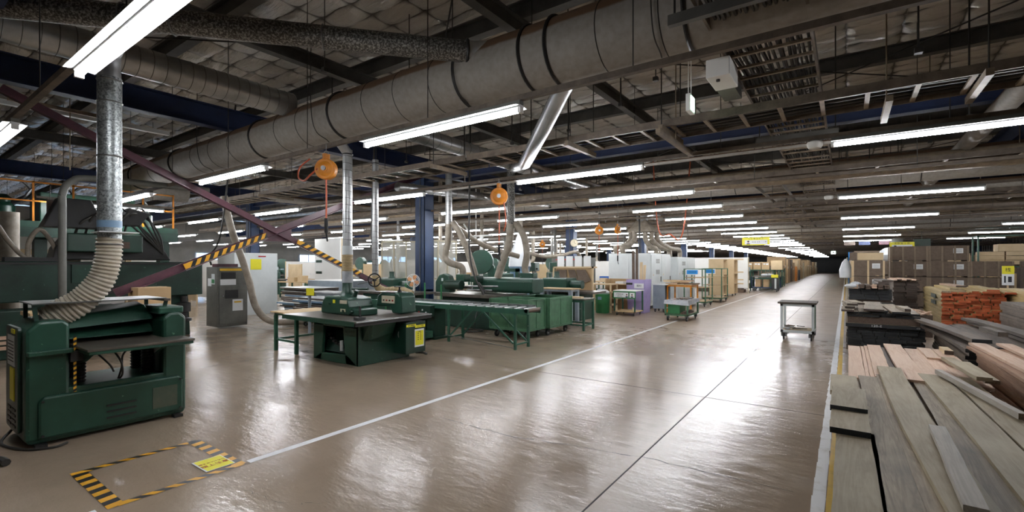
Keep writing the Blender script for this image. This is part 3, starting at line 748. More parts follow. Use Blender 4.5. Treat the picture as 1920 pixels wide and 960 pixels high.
G(t).box(-4.422, -4.158, 1.668, 1.868, .006, .0068).make('yellow_sheet', yel_sign, t)
o_ = (-4.29, 1.765, 0)
text('頭上注意', .052, (-4.255, 1.765, .0072), (0, 0, PI/2), red, t, o_)
text('頭をぶつけない', .028, (-4.32, 1.765, .0072), (0, 0, PI/2), red, t, o_)

# ------------------------------------------------------------------ rip saw
P = (-7.05, 5.3, 0)
t = thing('rip_saw', 'dark green rip saw with wide black table, second machine from the left', 'saw', P)
g = G(t)   # hollow cast base: -Y face with an opening
y0, y1 = 4.8, 5.9; bx0, bx1 = -7.72, -6.45
g.prism([(bx0,.0),(bx0+.24,.0),(bx0+.30,.62),(bx0+.0,.74)], 'y', y0, y0+.06)
g.prism([(bx1-.34,0),(bx1,0),(bx1+.02,.74),(bx1-.42,.62)], 'y', y0, y0+.06)
g.box(bx0, bx1, y0, y0+.06, .6, .74); g.prism([(bx0,0),(bx1,0),(bx1-.3,.16),(bx0+.22,.13)], 'y', y0-.0, y0+.06)
g.box(bx0, bx0+.05, y0+.06, y1, 0, .74); g.box(bx0+.05, bx1-.06, y1-.05, y1, 0, .74); g.box(bx0+.05, bx1-.06, y0+.06, y1-.05, .02, .06)
g.make('base_casting', green, t, bevel=.012)
G(t).prism([(4.8,0),(5.9,0),(5.9,.74),(4.8,.74)], 'x', bx1-.06, bx1).make('side_plate', green, t, bevel=.01)
G(t).hexa([(bx1-.01,4.86,.40),(bx1+.10,4.95,.42),(bx1+.12,5.4,.50),(bx1-.01,5.45,.3)], [(bx1-.01,4.84,.74),(bx1+.24,4.86,.74),(bx1+.24,5.42,.74),(bx1-.01,5.5,.74)]).make('dust_chute', green, t, bevel=.03)
G(t).hexa([(bx0+.1,4.9,.15),(bx1-.2,4.9,.15),(bx1-.2,5.5,.15),(bx0+.1,5.5,.15)],[(bx0+.1,5.1,.5),(bx1-.2,5.1,.5),(bx1-.2,5.5,.5),(bx0+.1,5.5,.5)]).make('inner_chute', green_d, t)
g = G(t)
for k in range(13):
    a = PI*(1.12+.72*k/12); g.box(-7.1+.42*math.cos(a)-.03, -7.1+.42*math.cos(a)+.03, 4.9, 4.95, .78+.5*math.sin(a)-.02, .78+.5*math.sin(a)+.02)
g.make('feed_chain', dark, t)
G(t).cyl((-6.98, 4.86, .2), (-6.98, 4.86, .37), .03, n=10).make('oil_bottle', grey_l, t)
G(t).hexa([(-8.2,4.5,.72),(-6.15,4.5,.72),(-6.15,6.1,.72),(-8.2,6.1,.72)], [(-8.2,4.5,.78),(-6.15,4.5,.78),(-6.15,6.1,.78),(-8.2,6.1,.78)]).make('saw_table', iron, t, bevel=.006, label='flat black iron table')
G(t).box(-8.2, -6.15, 4.49, 4.499, .70, .775).make('table_front_edge', green, t)
G(t).box(-6.148, -6.12, 4.5, 6.12, .70, .745).make('table_side_rail', dark, t)
G(t).cyl((-6.10, 4.5, .765), (-6.10, 6.1, .765), .012, n=10).make('fence_rail', steel, t, smooth=True)
# saw head
hd = G(t).prism([(-7.78,.785),(-6.95,.785),(-6.95,.93),(-7.0,1.06),(-7.22,1.1),(-7.62,1.1),(-7.72,1.04),(-7.78,.9)], 'y', 4.98, 5.5).make('saw_head', green, t, bevel=.03)
G(t).rbox(-7.0, -6.72, 5.02, 5.42, .785, .9, .04).make('blade_guard', green, hd, bevel=.02)
G(t).rbox(-7.84, -7.72, 5.05, 5.4, .8, 1.02, .03).make('end_cover', green_d, hd, bevel=.02)
G(t).box(-7.2, -7.0, 4.972, 4.979, .98, 1.04).make('data_plate', cream, hd)
G(t).box(-7.18, -7.04, 4.972, 4.979, .84, .89).make('data_plate', cream, hd)
G(t).box(-7.4, -7.34, 4.97, 4.979, .98, 1.04).make('warning_sticker', yel_sign, hd)
g = G(t)
for x in (-7.1, -6.9): g.cyl((x, 4.96, .85), (x, 5.02, .85), .03, n=10)
g.cyl((-7.5, 4.95, .97), (-7.5, 5.0, .97), .018, n=8); g.make('bolt', green_d, hd)
G(t).lathe((-7.44, 5.3, 1.08), [(.16,0),(.13,.05),(.095,.1),(.09,.26)], 24).make('dust_outlet', green, hd, bevel=0, smooth=True)
G(t).cyl((-7.22, 5.25, 1.0), (-7.1, 5.25, 1.2), .05, .035, n=12).cyl((-7.3, 5.3, 1.22), (-6.98, 5.4, 1.22), .025, n=10).make('lift_arm', green_d, hd, smooth=True)
m2 = G(t).prism([(-7.05,.9),(-7.0,1.1),(-6.9,1.16),(-6.45,1.16),(-6.38,1.1),(-6.36,.79),(-6.6,.79),(-6.66,.9)], 'y', 5.62, 5.98).make('motor_housing', green, t, bevel=.03)
G(t).box(-6.86, -6.52, 5.605, 5.62, .97, 1.1).make('switch_panel', cream, m2)
for k, mt in enumerate((dark, red, dark, red)):
    G(t).cyl((-6.80+k*.08, 5.59, 1.02), (-6.80+k*.08, 5.606, 1.02), .014, n=10).make('push_button', mt, m2, label=('red' if mt is red else 'black')+' push button')
G(t).hexa([(-7.05,5.6,1.165),(-6.55,5.6,1.165),(-6.55,5.9,1.165),(-7.05,5.9,1.165)], [(-7.05,5.6,1.17),(-6.55,5.6,1.17),(-6.55,5.9,1.17),(-7.05,5.9,1.17)]).make('paper_sheet', paper, m2)
G(t).box(-6.8, -6.62, 5.64, 5.7, 1.17, 1.173).make('red_mark', redp, m2)
hw = G(t).ring((-6.93, 5.5, 1.38), (.5,-.85,0), .115, .012, n=28, m=8).make('handwheel', rubber, t, smooth=True)
g = G(t); a_, b_ = g.frame((0,0,0), (.5,-.85,0)); c = Vector((-6.93, 5.5, 1.38))
for k in range(3):
    u = a_*math.cos(k*2.094+.5)+b_*math.sin(k*2.094+.5); g.bar(c, c+u*.11, .016)
g.cyl(c-Vector((.02,-.034,0)), c+Vector((.02,-.034,0)), .025, n=12); g.make('spoke', rubber, hw)
G(t).cyl(c, (-7.3, 5.42, 1.3), .012, n=8).make('wheel_shaft', steel, hw)
G(t).lathe((-6.55, 5.75, 1.15), [(.05,0),(.03,.05),(.015,.06),(.015,.1),(.1,.105),(.1,.12)], 16).make('hand_knob', dark, m2, smooth=True)
w_ = G(t).ring((bx1+.14, 5.6, .45), (1,0,0), .09, .01, n=24, m=6).make('handwheel', steel, t, smooth=True)
g = G(t)
for k in range(3): g.bar((bx1+.14, 5.6, .45), (bx1+.14, 5.6+.09*math.cos(k*2.1), .45+.09*math.sin(k*2.1)), .012)
g.cyl((bx1, 5.6, .45), (bx1+.16, 5.6, .45), .018, n=8); g.make('spoke', steel, w_)
G(t).box(-6.3, -6.2, 4.6, 4.75, .79, .83).box(-6.25, -6.235, 4.66, 4.69, .83, .98).ball((-6.243, 4.675, .99), .02).make('stop_block', dark, t)
cb = G(t).box(bx1+.0, bx1+.32, 5.52, 5.98, .12, .66).make('control_box', green_d, t, bevel=.008)
xx = bx1+.322
G(t).box(xx, xx+.003, 5.72, 5.94, .22, .53).make('white_backing', paper, cb); G(t).box(xx+.003, xx+.005, 5.735, 5.925, .25, .50).make('yellow_sheet', yel_sign, cb)
g = G(t)
for k in range(4):
    for j in range(2): g.box(xx+.005, xx+.006, 5.79+j*.06, 5.81+j*.06, .34+k*.035, .355+k*.035)
g.make('symbol', lilac, cb)
G(t).box(xx, xx+.003, 5.53, 5.75, .585, .625).make('yellow_strip', yel_sign, cb); G(t).box(xx, xx+.003, 5.73, 5.97, .555, .60).make('yellow_strip', yel_sign, cb)
o_ = P
text('操作手順確認', .026, (xx+.004, 5.64, .605), (PI/2, 0, PI/2), lilac, cb, P, 'lettering'); text('スイッチ位置', .026, (xx+.004, 5.85, .577), (PI/2, 0, PI/2), lilac, cb, P)
text('点検表', .026, (xx+.006, 5.83, .482), (PI/2, 0, PI/2), lilac, cb, P)
G(t).tube([(-6.2, 5.9, .14), (-6.15, 6.0, .06), (-6.25, 6.1, .05), (-6.4, 6.0, .06)], .018, n=8).make('cable', cable_m, t, smooth=True)
# outfeed side table
t = thing('side_table', 'low green-legged table with pale top beside the rip saw', 'table', (-8.7, 5.2, 0))
G(t).box(-9.1, -8.22, 4.75, 5.75, .735, .76).make('table_top', ply, t)
g = G(t); 
for y in (4.82, 5.66): g.box(-9.04, -8.26, y-.02, y+.02, .69, .735)
for x in (-9.02, -8.28): g.box(x-.02, x+.02, 4.82, 5.66, .69, .735)
g.make('top_frame', mint, t)
for x in (-9.02, -8.3):
    for y in (4.82, 5.66): G(t).box(x-.028, x+.028, y-.028, y+.028, 0, .69).make('leg', mint, t)
g = G(t)
for y in (4.82, 5.66): g.box(-9.0, -8.3, y-.02, y+.02, .2, .24)
g.box(-9.04, -9.0, 4.82, 5.66, .2, .24); g.make('stretcher', mint, t)
# vertical dust pipe above the saw
def drop_pipe(lab, x, y, z0, z1, r, hose=None, metal=spiral, extra=None):
    t = thing('dust_pipe', lab, 'dust pipe', (x, y, z0))
    G(t).tube([(x, y, z0), (x, y, z1)], r, n=20).make('pipe', metal, t, smooth=True)
    g = G(t); n = int((z1-z0)/.12)
    for k in range(1, n): g.ring((x, y, z0+k*(z1-z0)/n), (0,.15,1), r, .004, n=20, m=4)
    g.make('seam', greyp, t, smooth=True)
    G(t).ring((x, y, z1-.08), (0,0,1), r+.004, .012, n=20).make('flange', dark, t, smooth=True)
    if hose: G(t).tube(hose, [r*1.08]*len(hose), n=18, ribs=.028, rib=.006).make('ribbed_hose', hose_y, t, smooth=True, label='tan ribbed hose')
    if extra:
        for e in extra: G(t).tube(e[0], e[1], n=16).make('hose', hose_m, t, smooth=True, label='dusty flexible hose')
    return t
t = drop_pipe('silver extraction pipe with tan ribbed hose above the green rip saw', -7.44, 5.3, 1.98, 3.75, .085, [(-7.44,5.3,1.84),(-7.44,5.3,1.7),(-7.44,5.3,1.52)])
G(t).cyl((-7.44,5.3,1.84), (-7.44,5.3,2.0), .095, n=20).make('tape_wrap', grey_l, t, smooth=True)
G(t).cyl((-7.44,5.3,1.33), (-7.44,5.3,1.54), .098, n=20).make('tape_wrap', film, t, smooth=True)
G(t).cyl((-7.44,5.3,3.7), (-7.44,5.0,4.0), .085, n=20).make('elbow', spiral, t, smooth=True)
t = drop_pipe('thin silver pipe right of the rip saw pipe, curving into a tan hose', -8.6, 6.85, 1.4, 4.0, .07)
G(t).tube([(-8.6,6.85,1.42),(-8.58,6.87,1.2),(-8.45,7.0,1.08),(-8.2,7.2,1.1),(-7.9,7.3,1.0)], .075, n=18, ribs=.03, rib=.006).make('ribbed_hose', hose_y, t, smooth=True)

# ------------------------------------------------------------------ crossing maroon braces
def brace(lab, A, B, s0, s1, off):
    A = Vector(A); B = Vector(B); d = (B-A).normalized(); up = d.cross(Vector((1,0,0))).normalized()
    if up.z < 0: up = -up
    t = thing('cross_brace', lab, 'brace', A.lerp(B, .5))
    g = G(t); g.bar(A+Vector((.0,0,0)), B, .014, .15)
    for s in (-1,): g.hexa([A+up*(.07*s)+Vector((-.0,0,0)), A+up*(.07*s)+Vector((.1,0,0)), B+up*(.07*s)+Vector((.1,0,0)), B+up*(.07*s)], [A+up*(.07*s+.014), A+up*(.07*s+.014)+Vector((.1,0,0)), B+up*(.07*s+.014)+Vector((.1,0,0)), B+up*(.07*s+.014)])
    g.make('angle_bar', maroon, t)
    p = A.lerp(B, s0); q = A.lerp(B, s1); e = Vector((off, 0, 0))
    n = int((q-p).length/.085)
    stripes(G(t), p+e+up*-.045, q+e+up*-.045, .10, n, up, .9, .03).make('striped_padding', [yel_tape, blk_tape], t, label='amber and black striped padding')
    G(t).bar(p+e+up*-.065, q+e+up*-.065, .05, .022).make('padding_edge', white_p, t)
    return t
# A/B found from the column bay at X = -10.6
def atx(px, X):
    r = (px-960)/885; a = math.atan(627/885); c, s = math.cos(a), math.sin(a); t_ = X/(r*c-s); return t_*(r*s+c), t_
BX = -10.45
def bp(px, py):
    y, t_ = atx(px, BX); return (BX, y, 1.65-(py-497)/885*t_)
q0 = bp(0, 165); q1 = bp(760, 560)
def frac(a, b, px): y, _ = atx(px, BX); return (y-a[1])/(b[1]-a[1])
brace('maroon brace falling from upper left to lower right, striped padding low down', q0, q1, frac(q0, q1, 555), frac(q0, q1, 672), .05)
q2 = bp(215, 550); q3 = bp(792, 328)
brace('maroon brace rising from lower left to the blue column, striped padding low down', q2, q3, frac(q2, q3, 343), frac(q2, q3, 497), .06)
t = thing('gusset_plate', 'maroon gusset plate where the two braces cross', 'plate', bp(519, 441))
c = Vector(bp(519, 441)); G(t).hexa([c+Vector((.03,-.32,-.14)), c+Vector((.03,.32,-.14)), c+Vector((.03,.32,.14)), c+Vector((.03,-.32,.14))], [c+Vector((.045,-.32,-.14)), c+Vector((.045,.32,-.14)), c+Vector((.045,.32,.14)), c+Vector((.045,-.32,.14))]).make('plate', maroon, t)

# ------------------------------------------------------------------ grey control cabinet
P = (-13.45, 5.85, 0)
t = thing('control_cabinet', 'dark grey control cabinet with dusty screen and notes', 'cabinet', P)
x0, x1, y0, y1 = -13.78, -13.15, 5.5, 6.25
G(t).box(x0, x1, y0, y1, .05, 1.6).make('cabinet_body', greyp, t, bevel=.01)
dr = G(t).box(x1, x1+.02, y0+.04, y1-.04, .12, 1.12).make('cabinet_door', greyp, t, bevel=.006)
G(t).cyl((x1+.02, y0+.12, .85), (x1+.05, y0+.12, .85), .02, n=10).make('door_handle', steel, dr)
G(t).box(x1+.02, x1+.026, y0+.18, y0+.5, .78, 1.0).make('window', dark, dr)
G(t).box(x1+.02, x1+.026, y0+.36, y0+.62, .45, .75).make('notice', paper, dr); G(t).box(x1+.026, x1+.028, y0+.4, y0+.58, .66, .70).make('notice_strip', yellow, dr)
G(t).box(x1, x1+.012, y0+.06, y1-.05, 1.5, 1.56).make('yellow_strip', yellow, t)
G(t).box(x1, x1+.02, y0+.1, y0+.44, 1.3, 1.46).make('screen', dark, t); G(t).box(x1, x1+.014, y0+.07, y0+.45, 1.13, 1.28).make('notice', paper, t)
G(t).box(x0+.1, x0+.3, y0-.006, y0, 1.1, 1.3).make('notice', paper, t); G(t).box(x0+.32, x0+.5, y0-.008, y0, 1.15, 1.42).make('notice', grey_l, t)
G(t).box(x0+.33, x0+.49, y0-.01, y0-.008, 1.18, 1.28).make('green_mark', green_b, t)
G(t).box(x0+.1, x1-.1, y0+.1, y1-.2, 1.6, 1.68).make('junk_tray', maroon, t)
t = thing('dust_hose', 'long dusty grey hose falling in front of the grey control cabinet to the floor', 'hose', (-12.9, 5.9, 0))
G(t).tube([(-12.9,5.55,3.4),(-12.85,5.7,2.6),(-12.8,5.95,1.8),(-12.78,6.12,1.2),(-12.7,6.25,.55),(-12.5,6.5,.18),(-12.2,6.95,.12),(-11.9,7.4,.14)], .085, n=16).make('hose_body', hose_m, t, smooth=True)

# ------------------------------------------------------------------ wide green press with beam, far left
P = (-13, 3, 0)
t = thing('beam_saw', 'huge dark green gantry machine with long box beam behind the planer', 'machine', P)
G(t).box(-13.4, -12.6, .2, 4.95, .95, 1.72).make('box_beam', green_d, t, bevel=.02)
G(t).box(-12.6, -12.57, .2, 4.95, 1.66, 1.70).make('guide_rail', dark, t)
for y in (3.05, 3.55): G(t).box(-12.6, -12.58, y, y+.3, 1.05, 1.22).make('slot', dark, t)
G(t).box(-12.6, -12.56, 2.6, 2.95, 1.3, 1.66).make('junction_cover', green, t)
G(t).prism([(4.05,0),(4.75,0),(4.7,.95),(4.1,.95)], 'x', -13.3, -12.75).make('pillar', green_d, t, bevel=.02)
G(t).lathe((-12.6, 4.55, .35), [(.16,0),(.16,.06),(.08,.08),(.08,.2),(.14,.22),(.14,.42),(.07,.45),(.07,.58)], 16).make('spindle_motor', dark, t, smooth=True)
G(t).box(-13.3, -12.7, 0.4, 1.3, 0, .95).make('pillar', green_d, t, bevel=.02)
hd = G(t).prism([(2.35,1.76),(4.35,1.76),(4.25,1.95),(3.9,2.3),(2.6,2.3),(2.4,2.0)], 'x', -13.3, -12.75).make('carriage', dark, t, bevel=.02)
G(t).rbox(-12.85, -12.5, 2.5, 3.75, 1.92, 2.28, .04, axis='z').make('spindle_box', green, hd, bevel=.02)
G(t).box(-12.5, -12.46, 3.1, 3.3, 2.12, 2.24).make('gauge', grey_l, hd); G(t).box(-12.5, -12.46, 3.35, 3.5, 2.0, 2.14).make('valve', brown_w, hd)
for k in range(6):
    a = k*.16; G(t).tube([(-12.9, 2.7+a, 2.25), (-12.7, 2.8+a, 2.55+.1*(k % 3)), (-12.8, 3.3+a*.8, 2.65+.12*((k+1) % 3)), (-12.7, 3.8+a*.4, 2.3), (-12.75, 4.2, 1.9)], .022, n=8).make('cable', cable_m, hd, smooth=True)
G(t).hexa([(-13.1,2.2,2.4),(-12.7,2.2,2.4),(-12.7,3.2,2.4),(-13.1,3.2,2.4)], [(-13.1,2.45,3.0),(-12.8,2.45,3.0),(-12.8,2.95,3.0),(-13.1,2.95,3.0)]).make('hood', dark, hd, bevel=.02)
G(t).hexa([(-13.0,3.4,2.5),(-12.7,3.4,2.5),(-12.7,3.75,2.5),(-13.0,3.75,2.5)], [(-13.0,3.55,2.9),(-12.7,3.55,2.9),(-12.7,3.95,2.8),(-13.0,3.95,2.8)]).make('motor', dark, hd, bevel=.02)
for (ya, yb, zt) in ((1.35, 2.0, 2.45), (2.05, 2.5, 2.35)):
    G(t).tube([(-12.9, ya-.02, 1.72), (-12.9, ya, 2.1), (-12.9, (ya*2+yb)/3, zt), (-12.9, (ya+yb)/2+.1, 2.1), (-12.9, yb, 1.8), (-12.9, yb+.3, 1.76)], .04, n=12).make('hose', hose_m, t, smooth=True)
G(t).box(-13.0, -12.7, 1.7, 2.5, 1.72, 1.8).make('energy_chain', dark, t)
G(t).box(-12.55, -12.1, .9, 1.35, 1.35, 1.5).cyl((-12.4, .7, 1.42), (-12.4, 1.5, 1.42), .12, n=14).make('roller_end', dark, t)
for k in range(3): G(t).tube([(-12.3, 1.2+k*.06, 1.35), (-12.25, 1.15+k*.09, 1.0), (-12.35, 1.35+k*.08, .7), (-12.5, 1.6, .6)], .025, n=8).make('cable', cable_m, t, smooth=True)
G(t).box(-12.5, -11.9, .2, 3.2, .0, .85).make('infeed_bed', green_d, t, bevel=.02)
for k in range(3): G(t).box(-11.95, -11.86, .2, 3.0, .18+k*.09, .24+k*.09).make('timber_rail', pale, t)

t = thing('mezzanine_platform', 'raised green platform with orange railing at the far left', 'platform', (-17.5, 3, 0))
G(t).box(-18.8, -16.5, -.5, 5.8, 2.55, 2.75).make('deck', green, t)
G(t).box(-16.52, -16.45, -.5, 5.8, 2.35, 2.6).make('deck_beam', green_d, t)
for y in (0.2, 2.9, 5.6): G(t).box(-17.2, -16.9, y-.12, y+.12, 0, 2.55).make('post', green_d, t)
for k in range(9):
    y = -.3+k*.75; G(t).box(-16.56, -16.52, y-.02, y+.02, 2.75, 3.75).make('railing_post', orange, t)
for z in (3.72, 3.25): G(t).box(-16.56, -16.52, -.3, 5.7, z-.018, z+.018).make('railing_bar', orange, t)
G(t).box(-18.2, -17, 2.9, 4.9, 2.75, 3.55).make('green_housing', green, t, bevel=.02)
for k, (y, r) in enumerate(((1.5, .28), (2.3, .22), (5.2, .24))):
    G(t).lathe((-17.4, y, 2.75), [(r,0),(r,.4),(r*.6,.5),(r*.7,.62),(r*.3,.7)], 16).make('pump', green, t, smooth=True)
for k in range(5): G(t).tube([(-17.2, 1+k*.8, 3.3), (-17.1, 1.3+k*.8, 3.75), (-17.2, 1.8+k*.8, 3.8), (-17.3, 2.1+k*.8, 3.4)], .035, n=8).make('pipe_loop', steel, t, smooth=True)
t = thing('hanging_sign', 'small brown wooden sign hanging left of the spangled pipe', 'sign', (-13.2, 3.0, 2.85))
G(t).box(-13.22, -13.18, 2.35, 2.62, 2.72, 2.98).make('sign_board', brown_w, t)
G(t).cyl((-13.2, 2.4, 2.98), (-13.2, 2.4, 3.3), .006, n=6).cyl((-13.2, 2.57, 2.98), (-13.2, 2.57, 3.3), .006, n=6).make('cord', rod_m, t)
text('注 意', .11, (-13.178, 2.485, 2.85), (PI/2, 0, PI/2), lilac, t, (-13.2, 3.0, 2.85))
for k, (x, y, z0, z1, r, m, lab) in enumerate(((-11.75, 2.3, 0, 3.1, .06, greyp, 'grey standing pipe behind the planer curving over at the top'), (-14.2, 1.95, 0, 2.75, .17, hose_m, 'thick brownish post at the far left edge'))):
    t = thing('standing_pipe', lab, 'pipe', (x, y, 0))
    if k == 0: G(t).tube([(x,y,0),(x,y,2.6),(x,y,2.95),(x+.02,y+.12,3.2),(x+.05,y+.5,3.3),(x+.1,y+2.4,3.32)], r, n=14).make('pipe_body', m, t, smooth=True)
    else: G(t).cyl((x,y,z0), (x,y,z1), r, n=18).make('pipe_body', m, t, smooth=True)
tag(G().box(-19.2, -19.1, 1.5, 6.2, 0, 2.6).make('partition_wall', white_p), 'pale wall panel seen between hose loops behind the gantry machine', 'panel')
g = thing('stud_wall', 'pale timber frame on the wall panel behind the gantry machine', 'frame', (-18.9, 4, 0))
for y in (2.6, 3.9, 5.2): G(g).box(-19.0, -18.9, y, y+.14, 0, 2.1).make('stud', card_l, g)
G(g).box(-19.0, -18.9, 2.0, 5.9, 1.95, 2.1).make('top_rail', card_l, g)
def carton(lab, x0, x1, y0, y1, z0, z1, m=card, group=None, tape=True, nm='cardboard_box'):
    t = thing(nm, lab, 'box', ((x0+x1)/2, (y0+y1)/2, z0), 0, group)
    G(t).box(x0, x1, y0, y1, z0, z1).make('carton', m, t, bevel=.008)
    if tape: G(t).box((x0+x1)/2-.03, (x0+x1)/2+.03, y0-.002, y1+.002, z1-.0, z1+.002).make('packing_tape', card_l, t)
    return t
carton('tan cardboard box behind the planer under the green beam', -10.6, -10.1, 2.95, 3.45, .92, 1.25)
t = thing('work_stand', 'low timber stand behind the planer holding boxes', 'stand', (-10.35, 2.8, 0))
G(t).box(-10.7, -10.0, 1.6, 3.5, .86, .92).make('stand_top', ply, t)
for x in (-10.65, -10.05):
    for y in (1.7, 3.4): G(t).box(x-.03, x+.03, y-.03, y+.03, 0, .86).make('leg', mint, t)
# ------------------------------------------------------------------ wheels, carts
def caster(parent, x, y, r=.06, base=None, top=None, yaw=0, name='caster'):
    """wheel with fork under a cart; the wheel rests on the floor"""
    w = r*.42; top = top or r*2.5; g = G(parent)
    g.bar((x-w*.9, y, r), (x-w*.9+.004, y, top), .006, r*.9); g.bar((x+w*.9, y, r), (x+w*.9+.004, y, top), .006, r*.9)
    g.box(x-r*.6, x+r*.6, y-r*.6, y+r*.6, top-.01, top)
    o = g.make(name, steel, parent)
    g = G(parent).cyl((x-w*.5, y, r), (x+w*.5, y, r), r, n=20); g.make('wheel', rubber, o, smooth=True)
    G(parent).cyl((x-w*.55, y, r), (x+w*.55, y, r), r*.5, n=14).make('hub', steel, o, smooth=True)
    return o
def legs4(t, x0, x1, y0, y1, w, z0, z1, mat, nm='leg'):
    for x in (x0+w/2, x1-w/2):
        for y in (y0+w/2, y1-w/2): G(t).box(x-w/2, x+w/2, y-w/2, y+w/2, z0, z1).make(nm, mat, t)
def cframe(g, x0, x1, y0, y1, z, w, h):
    g.box(x0, x1, y0, y0+w, z, z+h); g.box(x0, x1, y1-w, y1, z, z+h); g.box(x0, x0+w, y0+w, y1-w, z, z+h); g.box(x1-w, x1, y0+w, y1-w, z, z+h); return g

# aisle cart
P = (-.87, 12.35, 0)
t = thing('trolley', 'white-framed trolley with dark brown top standing alone in the aisle', 'trolley', P)
x0, x1, y0, y1 = -1.2, -.56, 12.02, 12.72
G(t).box(x0-.05, x1+.04, y0-.05, y1+.05, .80, .835).make('trolley_top', strw, t, bevel=.006)
legs4(t, x0, x1, y0, y1, .05, .16, .80, grey_l); cframe(G(t), x0, x1, y0, y1, .16, .02, .06).make('lower_frame', grey_l, t)
cframe(G(t), x0, x1, y0, y1, .745, .02, .05).make('upper_frame', grey_l, t)
G(t).box(x0+.03, x1-.03, y0+.03, y1-.03, .2, .215).make('lower_shelf', ply, t)
G(t).box(x1-.03, x1-.012, y0+.05, y1-.05, .22, .74).make('side_board', green_l, t)
for x in (x0+.06, x1-.06):
    for y in (y0+.07, y1-.07): caster(t, x, y, .065, top=.16)
random.seed(11)
for i in range(9):
    x = x0+.12+random.random()*.38; y = y0+.15+random.random()*.25; a = random.uniform(-.6, .6)
    dx, dy = .13*math.cos(a), .13*math.sin(a); z = .23+.018*(i//2)
    tag(G().bar((x-dx*.6, y-dy, z), (x+dx*.6, y+dy, z+.004), .03, .016).make('timber_offcut', dark_w), 'brown offcut on the lower shelf of the aisle trolley, %s from the front' % ORD[i], 'offcut', 'offcuts on the aisle trolley')
tag(G().ball((x0+.12, y0+.14, .24), .05, sx=1.3, sz=.45).make('crumpled_bag', plast, smooth=True), 'crumpled white bag on the lower shelf of the aisle trolley', 'bag')

# ------------------------------------------------------------------ panel stacks on dollies
def pallet(lab, x0, x1, y0, y1, h=.12, m=brown_w):
    t = thing('pallet', lab, 'pallet', ((x0+x1)/2, (y0+y1)/2, 0))
    for k in range(3):
        y = y0+(y1-y0)*(k/2)*.9; G(t).box(x0, x1, y, y+(y1-y0)*.1, 0, h*.75).make('bearer', m, t)
    n = 6
    for k in range(n):
        x = x0+(x1-x0)*k/n; G(t).box(x, x+(x1-x0)/n*.75, y0, y1, h*.75, h).make('deck_board', m, t)
    return t
def panel_stack(lab, x0, x1, y0, y1, z0, n, th, seed, dolly=True, gap=.03, mats=None):
    random.seed(seed)
    if dolly:
        t = thing('dolly', 'green wheeled dolly under ' + lab, 'dolly', ((x0+x1)/2, (y0+y1)/2, 0))
        cframe(G(t), x0+.1, x1-.1, y0+.1, y1-.1, .16, .05, .07).box((x0+x1)/2-.03, (x0+x1)/2+.03, y0+.15, y1-.15, .16, .23).make('dolly_frame', green_l, t)
        for x in (x0+.25, x1-.25):
            for y in (y0+.2, y1-.2): caster(t, x, y, .06, top=.16)
        G().box
        z0 = .23
    z = z0
    for i in range(n):
        a, b = random.uniform(-.12, .12), random.uniform(-.12, .12)
        if i % 3 == 0: a, b = a*.3, b*.3
        mm = random.choice(mats or [(white_p, blu_end), (plast, strw), (plast, blu_end), (grey_l, strw)])
        g = G(); cx, cy = (x0+x1)/2+a, (y0+y1)/2+b; g.off = Vector((cx, cy, z)); hx, hy = (x1-x0)/2*random.uniform(.8, 1), (y1-y0)/2*random.uniform(.85, 1)
        g.cur = 1; g.box(cx-hx, cx+hx, cy-hy, cy+hy, z, z+th*.8); g.cur = 0; g.box(cx-hx+.003, cx+hx-.003, cy-hy+.003, cy+hy-.003, z+th*.8, z+th)
        tag(g.make('flat_door', list(mm)), 'flat panel in %s, %s up' % (lab, ORD[i]), 'panel', 'panels in ' + lab)
        z += th+(.008 if i % 2 else .001)
        if i % 4 == 3:
            for x in (-.6, .6): g = G(); 
            z += 0
    return z
panel_stack('the blue-edged stack behind the rip saw', -12.2, -10.6, 7.0, 7.9, 0, 10, .052, 1)
panel_stack('the blue-edged stack beside the grey cabinet', -14.6, -12.9, 7.9, 8.9, 0, 13, .052, 2)
0 and panel_stack('the stack behind the small grey table', -12.6, -11.4, 9.2, 10.6, 0, 12, .05, 3)
panel_stack('the low stack left of the blue column', -11.9, -10.8, 11.5, 13.0, 0, 12, .055, 4, mats=[(white_p, blu_end), (card_l, strw)])
t = thing('panel_block', 'big block of pale grey panels on the stack behind the cabinet', 'panels', (-14.3, 10.1, 0))
G(t).box(-15.3, -13.3, 9.3, 10.9, .8, 1.12).make('panels', bluegrey, t, bevel=.005)
G(t).box(-15.28, -13.32, 9.32, 10.88, 1.12, 1.13).make('top_sheet', white_p, t)
G(t).box(-15.1, -13.5, 9.5, 10.7, 0, .8).make('crate_base', brown_w, t)
# small grey table between stack and saw
def simple_table(nm, lab, x0, x1, y0, y1, h, topm, legm, w=.05, th=.03, low=None, group=None, cat='table'):
    t = thing(nm, lab, cat, ((x0+x1)/2, (y0+y1)/2, 0), 0, group)
    G(t).box(x0, x1, y0, y1, h-th, h).make('table_top', topm, t)
    cframe(G(t), x0+.03, x1-.03, y0+.03, y1-.03, h-th-.06, .03, .06).make('top_frame', legm, t)
    legs4(t, x0+.03, x1-.03, y0+.03, y1-.03, w, 0, h-th-.06, legm)
    if low is not None: cframe(G(t), x0+.04, x1-.04, y0+.04, y1-.04, low, .025, .035).make('stretcher', legm, t)
    return t
simple_table('side_table', 'narrow grey table with plastic-wrapped top behind the rip saw', -10.6, -9.5, 6.4, 6.95, 1.02, film, bluegrey)
tag(G().box(-10.55, -10.25, 6.37, 6.39, .93, 1.1).make('yellow_note', yel_sign), 'yellow note hanging on the narrow grey table', 'note')

